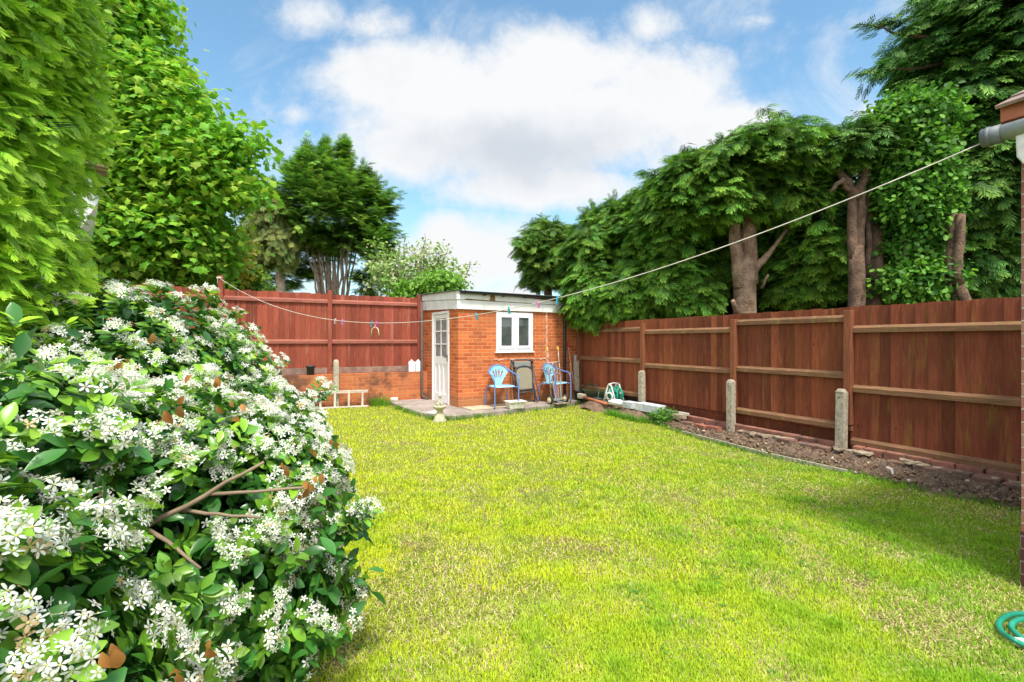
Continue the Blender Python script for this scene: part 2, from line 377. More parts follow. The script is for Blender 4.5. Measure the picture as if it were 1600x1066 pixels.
def vnoise(x, y, seed=0, oct=3):
    out = np.zeros_like(x); amp = 1; tot = 0
    for o in range(oct):
        fx = x*2**o+seed*13.7; fy = y*2**o+seed*7.3; ix = np.floor(fx).astype(int); iy = np.floor(fy).astype(int)
        tx = fx-ix; ty = fy-iy; tx = tx*tx*(3-2*tx); ty = ty*ty*(3-2*ty)
        def h(a, b):
            r = np.sin(a*127.1+b*311.7+seed*17.1+o*5.3)*43758.5453; return r-np.floor(r)
        out += amp*((h(ix, iy)*(1-tx)+h(ix+1, iy)*tx)*(1-ty)+(h(ix, iy+1)*(1-tx)+h(ix+1, iy+1)*tx)*ty); tot += amp; amp *= .5
    return out/tot
def at(px, py, Y): return ((px-800)/FPX*Y, Y, EYE+(533-py)/FPX*Y)
def inpoly(x, y, poly):
    r = np.zeros(len(x), bool); n = len(poly)
    for i in range(n):
        x1, y1 = poly[i]; x2, y2 = poly[(i+1) % n]
        if y1 == y2: continue
        c = ((y1 > y) != (y2 > y)) & (x < (x2-x1)*(y-y1)/(y2-y1)+x1); r ^= c
    return r

# leaf templates ------------------------------------------------------------
def spray_t(pairs=8, w=.055, droop=.3, ln=.42, ang=48):
    v = []; f = []; tw = []
    def leaf(o, d, L, wd, tb, tt):
        b = len(v); pz = Vector((-d.y, d.x, 0))*wd
        for p, k in ((o, tb), (o+d*L*.45+pz, (tb+tt)/2), (o+d*L, tt), (o+d*L*.45-pz, (tb+tt)/2)):
            v.append((p.x, p.y, p.z-droop*(p.x*p.x+.8*p.y*p.y))); tw.append(k)
        f.append((b, b+1, b+2, b+3))
    leaf(Vector((0, 0, 0)), Vector((1, 0, 0)), 1.0, w*.7, 0, 1)
    for i in range(pairs):
        t = .12+.8*i/pairs
        for s in (-1, 1):
            a = R(ang+6*math.sin(i*2.3+s)); L = ln*(1-t)**.7+.10
            leaf(Vector((t, 0, 0)), Vector((math.cos(a), s*math.sin(a), 0)), L, w, t*.5, .25+.75*t+.15)
    return v, f, np.clip(tw, 0, 1)
SPRAY = spray_t(6, .034, .34, .50, 40)
FINE = spray_t(9, .030, .22, .34, 26)
ROUND = ([(0, 0, 0), (.3, .32, .03), (.7, .3, 0), (1, 0, -.08), (.7, -.3, 0), (.3, -.32, .03)], [(0, 1, 2, 3), (0, 3, 4, 5)])
def ell_leaf():
    v = []; f = []
    for i in range(6):
        t = i/5; w = .24*math.sin(math.pi*min(1, (t*.9+.06))**1.15)+.005; z = -.16*t*t+.02
        v += [(t, -w, z+.07*w/.24), (t, 0, z), (t, w, z+.07*w/.24)]
    for i in range(5):
        b = i*3; f += [(b, b+1, b+4, b+3), (b+1, b+2, b+5, b+4)]
    return v, f
ELL = ell_leaf()
def maple_t():
    pts = [(0, 0), (.12, .22), (.02, .48), (.33, .38), (.38, .62), (.62, .34), (.68, .20), (1, 0)]
    pts2 = [(x, -y) for x, y in pts[1:-1]][::-1]; al = pts+pts2
    v = [(.35, 0, .05)]+[(x, y, -.12*x*x-.10*abs(y)) for x, y in al]; n = len(al)
    f = [(0, i+1, (i+1) % n+1) for i in range(n)]; return v, f
MAPLE = maple_t()
def jcol(base, n, j=.18, jh=.08):
    b = np.array(base)[None]; k = 1+RS.uniform(-j, j, (n, 1)); return np.clip(b*k*(1+RS.uniform(-jh, jh, (n, 3))), 0, 1)

def blob(px, py, Y, rx, ry, rY=None, n=60):
    c = at(px, py, Y); a = rx/FPX*Y; b = ry/FPX*Y; return (c, (a, rY if rY else a, b), n)
BN = 1.7; CN = 1.75
def sample_blob(b, inner=.55):
    (c, r, n) = b; n = int(n*BN); d = unit(RS.normal(size=(n, 3))); rad = inner+(1-inner)*RS.uniform(0, 1, (n, 1))**.45
    rad = np.where(RS.uniform(size=(n, 1)) < .10, RS.uniform(1.02, 1.22, (n, 1)), rad)
    lump = 1+.16*np.sin(d[:, :1]*7+c[0]*3)*np.cos(d[:, 2:]*6+c[1])
    return np.array(c)+d*rad*lump*np.array(r), d
def conifer_crown(name, blobs, parent, size=.34, base=(.035, .105, .02), tipc=(.13, .26, .035), per=11, droop=.25, mat='conifer', T=SPRAY, outh=1.0, bl=.55, upz=0.0, extra=None, inner=.5):
    Ps = []; Ds = []; Cs = []; Ts = []
    pts = []; dirs = []
    for b in blobs:
        b = (b[0], b[1], int(b[2]*CN)); p, d = sample_blob(b, inner); pts.append(p); dirs.append(d)
    if extra: pts.append(np.array([e[0] for e in extra])); dirs.append(np.array([e[1] for e in extra]))
    p = np.concatenate(pts); d = np.concatenate(dirs)
    D = d*np.array([outh, outh, .45])+np.array([0, 0, upz])+RS.normal(size=d.shape)*.25
    D[:, 2] -= droop; D = unit(D)
    nb = len(p); bb = 1+RS.uniform(-.35, .35, (nb, 1)); hue = RS.uniform(-1, 1, (nb, 1))
    for k in range(per):
        tt = (k/per); side = (-1 if k % 2 else 1)
        U = np.tile([0, 0, 1.], (nb, 1))+RS.normal(size=(nb, 3))*.22
        A, B, C = frame(D, U)
        ang = side*(1-tt)*R(62)+RS.normal(size=(nb, 1))*.18
        dd = A*np.cos(ang)+B*np.sin(ang); dd[:, 2] -= .12*RS.uniform(0, 1.5, nb)
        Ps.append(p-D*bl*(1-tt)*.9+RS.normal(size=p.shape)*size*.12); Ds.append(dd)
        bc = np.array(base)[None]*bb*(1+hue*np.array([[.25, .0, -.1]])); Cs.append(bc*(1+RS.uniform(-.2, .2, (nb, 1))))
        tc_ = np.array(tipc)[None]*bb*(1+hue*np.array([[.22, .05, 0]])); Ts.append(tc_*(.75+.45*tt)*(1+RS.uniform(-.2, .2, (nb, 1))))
    P = np.concatenate(Ps); D = np.concatenate(Ds); Cc = np.concatenate(Cs); Tc = np.concatenate(Ts)
    A, B, C = frame(D, np.tile([0, 0, 1.], (len(P), 1))+RS.normal(size=P.shape)*.25)
    s = size*RS.uniform(.7, 1.25, (len(P), 1))
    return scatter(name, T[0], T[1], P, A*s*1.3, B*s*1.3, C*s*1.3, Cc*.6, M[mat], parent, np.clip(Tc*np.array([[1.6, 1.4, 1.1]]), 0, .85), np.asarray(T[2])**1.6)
def leaf_crown(name, blobs, parent, size, cols, T=MAPLE, mat='leaf', inner=.45, cl=7, spread=.22, hang=.35, flat=.6):
    pts = []; dirs = []
    for b in blobs:
        p, d = sample_blob(b, inner); pts.append(p); dirs.append(d)
    p = np.concatenate(pts); d = np.concatenate(dirs); n = len(p)
    idx = RS.randint(0, len(cols), n); base = np.array(cols)[idx]
    Ps = []; Ds = []; Cs = []; Us = []
    for k in range(cl):
        q = p+RS.normal(size=p.shape)*spread*np.array([1, 1, .5]); Ps.append(q)
        D = d*.6+RS.normal(size=d.shape)*.6; D[:, 2] -= hang; Ds.append(D)
        Us.append(d*.5+RS.normal(size=d.shape)*.35+np.array([0, 0, flat]))
        Cs.append(base*(1+RS.uniform(-.25, .25, (n, 1))))
    P = np.concatenate(Ps); A, B, C = frame(np.concatenate(Ds), np.concatenate(Us)); s = size*RS.uniform(.6, 1.25, (len(P), 1))
    return scatter(name, T[0], T[1], P, A*s, B*s, C*s, np.concatenate(Cs), M[mat], parent)
def limb(mb, a, b, r0, r1, seg=10, n=7, wob=.04, col=1.0):
    a = Vector(a); b = Vector(b); pts = []; rs = []
    for i in range(n+1):
        t = i/n; p = a.lerp(b, t)
        if 0 < i < n: p += Vector((random.uniform(-1, 1), random.uniform(-1, 1), random.uniform(-.4, .4)))*wob
        pts.append(p); rs.append(r0+(r1-r0)*t)
    return mb.tube(pts, rs, seg, col=col)

#CHUNK1
# ================================================================ SETTING
gm = MB(); gm.add([(-250, -60, -.03), (250, -60, -.03), (250, 400, -.03), (-250, 400, -.03)], [(0, 1, 2, 3)])
tag(gm.build('ground', M['ground']), kind='structure')
FA = math.atan2(.892, -.452)                # right fence frame: x away along the fence, y into the garden
FO = Vector((4.25, 5.88, 0)); FR = Matrix.Rotation(FA, 4, 'Z')
def FW(a, w, z=0): return FO+FR @ Vector((a, w, z))
BA = math.atan2(.447, .894); BO = Vector((-2.24, 11.3, 0)); BR = Matrix.Rotation(BA, 4, 'Z')
def BW(x, y, z=0): return BO+BR @ Vector((x, y, z))
SA = math.atan2(.5145, .857); SO = Vector((-1.105, 9.6, 0)); SR = Matrix.Rotation(SA, 4, 'Z')
def SW(x, y, z=0): return SO+SR @ Vector((x, y, z))
BEDA = np.array([-4, -1.73, .52, 1.78, 2.97, 3.9, 4.4]); BEDW = np.array([.83, .83, .92, .81, .50, .22, .1])
bed_poly = [tuple(FW(a, w)[:2]) for a, w in zip(BEDA, BEDW)]+[tuple(FW(4.4, -.1)[:2]), tuple(FW(-4, -.1)[:2])]
slab_pts = [(-2.95, 11.2), (-2.75, 10.55), (-2.2, 9.6), (-1.55, 8.72), (-1.32, 8.56), (-1.05, 8.60), (-.5, 8.98), (0, 9.36), (.65, 9.88), (1.1, 10.25), (1.48, 10.72), (1.62, 11.1), (1.3, 12.4), (-2.6, 12.6)]
# lawn sheet
mb = MB(); nx, ny = 120, 120
xs = np.linspace(-6.5, 5.2, nx); ys = np.linspace(-.5, 11.3, ny); gx, gy = np.meshgrid(xs, ys)
gz = (vnoise(gx.ravel()*1.6, gy.ravel()*1.6, 5, 3)-.5)*.035
wallY = 11.3+.5*(gx.ravel()+2.24)
ok = (gy.ravel() < np.where(gx.ravel() < -2.2, wallY, 11.2))
ok &= ((gx.ravel()-4.25)*.892+(gy.ravel()-5.88)*.452) < .1
okg = ok.reshape(ny, nx)
vs = list(zip(gx.ravel(), gy.ravel(), gz)); fs = []
for j in range(ny-1):
    for i in range(nx-1):
        if okg[j, i] and okg[j+1, i] and okg[j, i+1] and okg[j+1, i+1]: fs.append((j*nx+i, j*nx+i+1, (j+1)*nx+i+1, (j+1)*nx+i))
mb.add(vs, fs, 1, True); tag(mb.build('lawn', M['lawn']), kind='structure')
# soil bed
mb = MB(); na, nw = 460, 60
aa = np.linspace(-3.2, 4.4, na); ww = np.linspace(0, 1, nw); A_, W_ = np.meshgrid(aa, ww, indexing='ij')
wid = np.interp(aa, BEDA, BEDW)[:, None]; Wd = -.06+W_*(wid+.06+.05*np.sin(A_*9)*(W_))
h = .045+.08*(vnoise(A_*9, Wd*9, 3, 4)-.5)*2+.05*(vnoise(A_*26, Wd*26, 8, 3)-.5)*2
h = h*np.clip((1-W_)*6, 0, 1)*np.clip((4.4-A_)*2, 0, 1)+.004
vs = [tuple(FW(a, w, z)) for a, w, z in zip(A_.ravel(), Wd.ravel(), h.ravel())]
fs = [(i*nw+j, (i+1)*nw+j, (i+1)*nw+j+1, i*nw+j+1) for i in range(na-1) for j in range(nw-1)]
mb.add(vs, fs, 1, False); tag(mb.build('soil', M['soil'], fixn=True), kind='structure')
# patio slab
mb = MB(); n = len(slab_pts); z1 = .082
mb.add([(x, y, -.05) for x, y in slab_pts]+[(x, y, z1) for x, y in slab_pts], [tuple(range(n, 2*n))]+[(i, (i+1) % n, n+(i+1) % n, n+i) for i in range(n)])
tag(mb.build('patio', M['slab'], bev=.012), kind='structure')
for i, (x0, x1, y0, y1) in enumerate([(.06, .62, -.52, -.04), (.66, 1.16, -.46, -.05), (1.2, 1.75, -.35, -.05)]):
    mb = MB(); mb.bb(x0, x1, y0, y1, 0, .016)
    o = mb.build('paving_slab', M['paver'], bev=.004, loc=SW(0, 0, z1+.001), rz=SA+.03*i)
    tag(o, ['buff paving slab laid at the shed corner under the window wall', 'worn buff paving slab under the front legs of the first blue chair', 'darker buff paving slab beneath the folded chair'][i], 'paving slab', 'buff slabs along the shed wall')

# ---------------------------------------------------------------- back fence on its brick wall
def boards(mb, x0, x1, y, z0, z1, w=.105, side=-1, jit=.012, cj=.22):
    x = x0
    while x < x1-.02:
        ww = min(w*random.uniform(.9, 1.1), x1-x); k = 1-cj/2+random.uniform(-cj, cj)*1.25
        rot = Matrix.Rotation(side*R(7.0), 3, 'Z') @ Matrix.Rotation(random.uniform(-.004, .004), 3, 'Y')
        zt = z1+random.uniform(-jit, jit)
        mb.box(((x+x+ww)/2, y, (z0+zt)/2), (ww+.006, .013, zt-z0), rot, (k, k*random.uniform(.94, 1.04), k*random.uniform(.9, 1.06))); x += ww
bf = empty('garden_fence', BO, BA, 'red stained feather edge fence standing on the low brick wall at the back', 'fence')
for k, (x0, x1, top, bot) in enumerate([(-2.03, 0, 2.49, .86), (-4.09, -2.03, 2.50, .86), (-6.15, -4.09, 2.52, .86), (-8.3, -6.15, 2.54, .86)]):
    mb = MB(); boards(mb, x0+.03, x1-.03, .0, bot, top); mb.build('board_panel', M['wood_red'], bf, fixn=False)
    for z in (2.33, 1.44):
        mb = MB(); mb.prism([(-.045, z-.045), (-.045, z+.01), (-.008, z+.045), (-.008, z-.045)], x0+.03, x1-.03, 0, random.uniform(.9, 1.15)); mb.build('rail', M['wood_red_rail'], bf)
    mb = MB(); mb.bb(x0+.05, x1-.05, -.03, .012, .725, .858); mb.build('gravel_board', M['wood_grey'], bf, bev=.004)
for x, zt in ((-.02, 2.56), (-2.03, 2.57), (-4.09, 2.77), (-6.15, 2.62)):
    mb = MB(); mb.bb(x-.042, x+.042, -.075, .02, .55, zt); mb.build('post', M['wood_red'], bf, bev=.006)
for x in (-1.93, -4.0, -6.05):
    mb = MB(); mb.bb(x-.055, x+.055, -.37, -.255, -.05, 1.0, 1); mb.box((x, -.3125, 1.02), (.11, .11, .05), None, 1, 0, .6); mb.build('concrete_spur', M['concrete'], bf, bev=.008)
gw = MB(); gw.bb(-8.2, .12, -.25, .11, -.1, .72)
tag(gw.build('garden_wall', M['brick_wall'], None, loc=BO, rz=BA), 'low orange brick wall with black stains under the red fence', 'wall')
# corner drain pipe
mb = MB(); mb.tube([(0, 0, 2.38), (0, 0, .2), (.03, -.06, .12), (.10, -.20, .10)], .033, 10)
dp = mb.build('drain_pipe', M['bare_wood'], None, loc=BW(-.02, -.29, 0), rz=BA); dp.data.materials[0] = simple('dark rusty pipe', (.11, .075, .06), .8, nsc=15)
tag(dp, 'dark rusty drain pipe in the corner between brick wall and shed', 'pipe')

# ---------------------------------------------------------------- right fence
rf = empty('garden_fence', FO, FA, 'brown feather edge fence with mossy rails along the soil bed', 'fence')
BAY = [(5.84, 7.6, .36, 1.86, [1.70, 1.06, .40], 'wood_brown'), (3.68, 5.84, .33, 1.865, [1.69, 1.06, .38], 'wood_brown'), (1.65, 3.68, .30, 1.87, [1.63, .98], 'wood_brown'),
       (0, 1.65, .30, 1.875, [1.74, 1.02, .37], 'wood_brown'), (-2.45, 0, .13, 1.88, [1.60, .86, .20], 'wood_brown_near')]
for a0, a1, bot, top, rails, mt in BAY:
    mb = MB(); boards(mb, a0, a1, -.03, bot, top, .118, 1, .006, .25); mb.build('board_panel', M[mt], rf, fixn=False)
    for z in rails:
        mb = MB(); mb.prism([(-.02, z-.045), (-.02, z+.045), (.022, z+.012), (.022, z-.045)], a0-.03, a1-.02 if z != rails[0] else a1+.02, 0, random.uniform(.95, 1.2)); mb.build('rail', M['rail_brown'], rf)
    if bot > .2 and a1 < 5:
        mb = MB(); mb.bb(a0, a1, -.06, -.042, .02, bot+.05, .55); mb.build('gravel_board', M['wood_brown'], rf)
for a, zt in ((5.84, 1.80), (3.68, 1.80), (1.65, 1.79), (0, 1.835), (-2.45, 1.84)):
    mb = MB(); mb.box((a, .02, zt/2+.2), (.085, .085, zt-.4), Matrix.Rotation(random.uniform(-.01, .01), 3, 'Y')); mb.build('post', M['post_brown'], rf, bev=.005)
for a, zt in ((5.80, 1.0), (3.60, .89), (1.62, .86), (0.03, .86), (-2.42, .86)):
    mb = MB(); mb.box((a, .125, zt/2-.05), (.105, .095, zt), Matrix.Rotation(random.uniform(-.012, .012), 3, 'X') @ Matrix.Rotation(random.uniform(-.015, .015), 3, 'Y'))
    mb.box((a, .125, zt-.03), (.105, .095, .04), None, 1, 0, .62)
    sp_ = mb.build('concrete_spur', M['concrete'], rf, bev=.007)
    for zz in (.12, .35, .75):
        b = MB(); b.lathe([(.007, -.01), (.007, .01)], (a, .174, zz), 8, 1); b.build('bolt', M['dark_plastic'], sp_)
# brick footing under the fence
ft = empty('brick_footing', FO, FA, 'broken two course brick footing running below the brown fence', 'brick edging')
for (a0, a1) in ((-2.6, -.08), (.12, 2.6)):
    mb = MB(); a = a0
    while a < a1-.05:
        L = random.uniform(.20, .235); L = min(L, a1-a)
        mb.box((a+L/2, .055+random.uniform(-.008, .008), .11+random.uniform(-.004, .004)), (L-.012, .10, .10), Matrix.Rotation(random.uniform(-.03, .03), 3, 'Z'), 1, .004); a += L
    mb.build('upper_course', M['brick_old'], ft, bev=.008); ft.children[-1].data.materials[0] = simple('red brown footing brick', (.33, .13, .085), .95, c2=(.17, .09, .065), nsc=6, bs=.7, bd=.01)
for (a0, a1) in ((-2.6, -.5), (.12, 1.45)):
    mb = MB(); a = a0
    while a < a1-.05:
        L = random.uniform(.2, .25); L = min(L, a1-a)
        mb.box((a+L/2, .20+random.uniform(-.02, .02), .055+random.uniform(-.01, .008)), (L-.014, .125, .11), Matrix.Rotation(random.uniform(-.06, .06), 3, 'Z'), 1, .006); a += L
    mb.build('lower_course', M['brick_old'], ft, bev=.012)
for i in range(34):
    a = random.uniform(-2.5, 1.5); mb = MB(); mb.box((a, random.uniform(.12, .24), random.uniform(.10, .115)), (random.uniform(.05, .20), random.uniform(.05, .11), random.uniform(.012, .03)), Matrix.Rotation(random.uniform(0, 3), 3, 'Z'), 1, .010)
    mb.build('mortar_lump', M['mortar'], ft, bev=.005)

# edging boards of the bed
for (a0, a1, lab) in ((-.44, .42, 'grey timber edging board nearer the camera between lawn and soil'), (.46, 2.0, 'grey timber edging board farther off along the soil bed')):
    w0 = np.interp(a0, BEDA, BEDW)+.02; w1 = np.interp(a1, BEDA, BEDW)+.02
    p, q = FW(a0, w0), FW(a1, w1); d = q-p
    mb = MB(); mb.bb(0, d.length, -.012, .012, -.03, .05)
    tag(mb.build('edging_board', M['concrete'], None, bev=.003, loc=p, rz=math.atan2(d.y, d.x)), lab, 'edging board', 'timber edging of the bed')

# ---------------------------------------------------------------- shed
sh_ = empty('brick_shed', SW(0, 0, z1), SA, 'small orange brick garden shed with white fascia and flat roof', 'shed')
zt = 2.03      # wall top above slab
mb = MB(); T = .11
# window wall (y=0..T) with an opening .884-1.834 x 1.14-2.01
mb.bb(0, .884, 0, T, 0, zt); mb.bb(1.834, 3.12, 0, T, 0, zt); mb.bb(.884, 1.834, 0, T, 0, 1.135); mb.bb(.884, 1.834, 0, T, 2.005, zt)
# door wall (x=0..T) opening y .458-1.426
mb.bb(.0, T, T, .458, 0, zt); mb.bb(.0, T, 1.426, 2.15, 0, zt+.1)
mb.bb(.0, T, .458, 1.426, 2.02, zt+.05)
mb.bb(3.01, 3.12, T, 2.15, 0, zt); mb.bb(0, 3.12, 2.15, 2.26, 0, zt+.1)
mb.build('wall', M['brick_shed'], sh_, fixn=False)
# the rendered joint strip right of the window
mb = MB()
for i in range(26):
    mb.box((2.21+random.uniform(-.012, .012), -.006, .62+i*.055), (random.uniform(.035, .07), .014, .06), Matrix.Rotation(random.uniform(-.3, .3), 3, 'Y'), 1, .005)
for i in range(30):
    mb.box((.86+i*.046, -.004, .97+random.uniform(-.01, .01)), (.05, .012, random.uniform(.015, .036)), Matrix.Rotation(random.uniform(-.2, .2), 3, 'Y'), 1, .004)
mb.build('mortar_smear', simple('pale mortar smear', (.66, .44, .32), .95, c2=(.56, .24, .12), nsc=12, bs=.5), sh_)
# fascia
mb = MB(); mb.prism([(-.03, zt-.005), (2.93, zt-.005), (2.93, zt+.165), (-.03, zt+.185)], -.045, -.015, 1); mb.build('lower_fascia', M['white_paint'], sh_, bev=.004)
mb = MB(); mb.prism([(-.06, zt+.19), (.10, zt+.19), (.16, zt+.215), (.70, zt+.20), (.72, zt+.33), (.28, zt+.35), (.12, zt+.30), (.05, zt+.355), (-.06, zt+.36)], -.062, -.03, 1)
mb.prism([(.84, zt+.195), (2.95, zt+.172), (2.95, zt+.235), (.84, zt+.33)], -.060, -.03, 1); mb.build('upper_fascia', M['white_paint'], sh_, bev=.004)
mb = MB(); mb.bb(-.03, 2.90, -.03, .0, zt+.165, zt+.34); mb.build('fascia_backing', M['bare_wood'], sh_)
mb = MB(); mb.prism([(-.045, zt-.005), (2.12, zt+.08), (2.12, zt+.30), (-.045, zt+.185)], -.042, -.012, 0)
mb.prism([(-.06, zt+.19), (2.12, zt+.31), (2.12, zt+.44), (1.1, zt+.42), (-.06, zt+.36)], -.058, -.03, 0); mb.build('side_fascia', M['white_paint'], sh_, bev=.004)
mb = MB(); mb.prism([(-.10, zt+.362), (-.10, zt+.375), (2.3, zt+.48), (2.3, zt+.45)], -.10, 3.02, 0); mb.build('roof', M['felt'], sh_, bev=.004)
# gutter and downpipe
mb = MB(); pr = [(math.cos(t)*.05, math.sin(t)*.05) for t in [math.pi+i*math.pi/8 for i in range(9)]]; pr = pr+[(a*.9, b*.9) for a, b in pr[::-1]]
mb.prism([(-.125+a, zt+.355+b) for a, b in pr], .0, 2.98, 0); gt = mb.build('gutter', M['black'], sh_)
for x in (.55, 1.0, 1.55, 2.05, 2.35, 2.7):
    mb = MB(); mb.bb(x-.012, x+.012, -.185, -.03, zt+.285, zt+.30); mb.build('gutter_bracket', M['black'], sh_)
mb = MB(); mb.tube([(2.93, -.12, zt+.33), (2.93, -.12, zt+.10), (2.92, -.11, zt-.02), (2.86, -.09, zt-.06), (2.74, -.06, zt-.075), (2.70, -.05, zt-.12), (2.70, -.05, .25), (2.70, -.05, .03)], .034, 12)
for z in (.9, 1.7): mb.lathe([(.041, -.02), (.041, .02)], (2.70, -.05, z), 12)
mb.build('downpipe', M['black'], sh_)
# door
dr = MB()
y0, y1 = .458, 1.426
fr = MB(); fr.bb(-.02, .07, y0, y0+.05, 0, 2.02); fr.bb(-.02, .07, y1-.05, y1, 0, 2.02); fr.bb(-.02, .07, y0+.05, y1-.05, 1.965, 2.02); fr.build('door_frame', M['white_frame'], sh_, bev=.003)
a, b = y0+.055, y1-.055
dr.bb(.0, .04, a, a+.095, .01, 1.96); dr.bb(.0, .04, b-.095, b, .01, 1.96); dr.bb(.0, .04, a+.095, b-.095, 1.87, 1.96); dr.bb(.0, .04, a+.095, b-.095, .86, 1.02); dr.bb(.0, .04, a+.095, b-.095, .01, .20)
w3 = (b-a-.19)
for k in (1, 2): dr.bb(.0, .038, a+.095+w3*k/3-.03, a+.095+w3*k/3+.03, .20, .86)
dr.bb(.018, .030, a+.095, b-.095, .20, .86)
mid = (a+b)/2; dr.bb(.002, .038, mid-.014, mid+.014, 1.02, 1.87)
for z in (1.30, 1.585): dr.bb(.003, .037, a+.095, b-.095, z-.013, z+.013)
door = dr.build('door', M['white_frame'], sh_, bev=.003)
for i in range(2):
    for j in range(3):
        g = MB(); ya = a+.097+i*(w3/2); g.bb(.014, .024, ya, ya+w3/2-.002, 1.022+j*.283, 1.022+j*.283+.28); g.build('pane', M['glass_door'], door)
hd = MB(); hd.bb(-.012, 0, a+.03, a+.06, .93, 1.07); hd.tube([(-.01, a+.045, 1.02), (-.045, a+.045, 1.02), (-.05, a+.13, 1.015)], .008, 8); hd.build('handle', M['dark_plastic'], door)
# window
wn = MB(); x0, x1, za, zb = .89, 1.828, 1.14, 2.0
wn.bb(x0, x1, -.02, .05, za, za+.055); wn.bb(x0, x1, -.02, .05, zb-.05, zb); wn.bb(x0, x0+.05, -.02, .05, za+.055, zb-.05); wn.bb(x1-.05, x1, -.02, .05, za+.055, zb-.05)
xm = (x0+x1)/2; wn.bb(xm-.022, xm+.022, -.018, .05, za+.055, zb-.05)
win = wn.build('window_frame', M['white_frame'], sh_, bev=.004)
for s_, (p0, p1) in enumerate(((x0+.05, xm-.022), (xm+.022, x1-.05))):
    c = MB(); q0, q1, e, f_ = p0+.003, p1-.003, za+.058, zb-.053
    c.bb(q0, q1, -.034, .03, e, e+.065); c.bb(q0, q1, -.034, .03, f_-.065, f_); c.bb(q0, q0+.062, -.034, .03, e+.065, f_-.065); c.bb(q1-.062, q1, -.034, .03, e+.065, f_-.065)
    ca = c.build('casement', M['white_frame'], win, bev=.004)
    g = MB(); g.bb(q0+.05, q1-.05, -.006, .0, e+.05, f_-.05); g.build('pane', M['glass'], win)
mb = MB(); mb.bb(x0-.03, x1+.03, -.05, .02, za-.03, za-.002); mb.build('sill', M['white_frame'], win, bev=.004)

# ---------------------------------------------------------------- house corner on the right
HA = FA-math.pi; HO = Vector((3.025, 2.775, 0))
hs = empty('brick_house', HO, HA, 'brick corner of the main house with a grey gutter end under its roof', 'house')
# local x: back towards the camera side along the flank; local y: negative = garden side
mb = MB(); mb.bb(0, 3.2, .0, 3.0, .32, 2.52); mb.build('wall', M['brick_house'], hs)
mb = MB(); mb.bb(-.004, 3.2, -.004, 3.0, -.1, .318); mb.build('plinth', brickmat('dark plinth brick', (.12, .045, .04), (.08, .035, .035), (.20, .17, .14)), hs)
g0 = hs.matrix_world
def toH(p): return Matrix.Rotation(-HA, 3, 'Z') @ (Vector(p)-HO)
ga = toH((2.84, 2.78, 2.665)); gb = ga+Vector((2.2, 0, .04))
mb = MB(); mb.tube([ga, gb], .046, 16); gt = mb.build('gutter', M['gutter_grey'], hs)
mb = MB(); mb.tube([ga+Vector((-.03, 0, 0)), ga+Vector((.055, 0, 0))], .054, 16); mb.tube([ga+Vector((-.01, 0, 0)), ga+Vector((.01, 0, 0))], .058, 16); mb.build('end_cap', M['dark_plastic'], gt); gt.children[0].data.materials[0] = simple('dark grey end cap', (.16, .175, .19), .55)
mb = MB(); p = ga+Vector((.115, .03, -.10)); mb.prism([(p.x, p.z-.06), (p.x+.03, p.z-.115), (p.x+.13, p.z-.10), (p.x+.13, p.z+.07), (p.x-.005, p.z+.07)], p.y-.04, p.y+.05, 1); mb.build('gutter_bracket', M['off_white'], hs, bev=.01)
mb = MB(); mb.bb(ga.x+.10, 3.1, ga.y+.06, 3.0, 2.70, 2.83); mb.build('soffit_board', simple('blue grey soffit', (.25, .33, .42), .7), hs)
mb = MB(); mb.bb(ga.x+.04, ga.x+.16, ga.y+.02, ga.y+.09, 2.735, 2.845); mb.build('verge_brick', M['terracotta'], hs, bev=.006)
rr = MB()
for i in range(14):
    for j in range(2):
        rr.box((ga.x+.12+i*.165, ga.y+.10+j*.22, 2.872+j*.11+random.uniform(0, .006)), (.175, .27, .018), Matrix.Rotation(R(24), 3, 'X') @ Matrix.Rotation(random.uniform(-.03, .03), 3, 'Y'), 1, .003)
rr.build('roof', M['tile_roof'], hs, bev=.003)

# neighbour's white gable seen through the hedge on the left
nb = empty('neighbour_house', (-6.0, 6.55, 0), R(43), 'white rendered neighbouring house half hidden behind the left hedge', 'house')
mb = MB(); mb.prism([(-3.4, 0), (-.42, 0), (-.30, 2.5), (-.02, 3.05), (.14, 3.42), (.16, 3.52), (.08, 3.52), (.08, 3.80), (-3.4, 3.80)], 0, 3, 1); mb.build('wall', M['render_white'], nb)
mb = MB()
for i in range(14): mb.box((.10-i*.25, .0+.04*(i % 2), 3.90+.035*(i % 3)), (.30, .5, .035), Matrix.Rotation(.06, 3, 'Y'), 1, .004)
mb.bb(-3.4, .05, .1, 3.0, 3.82, 3.9); mb.build('roof', M['tile_roof'], nb)
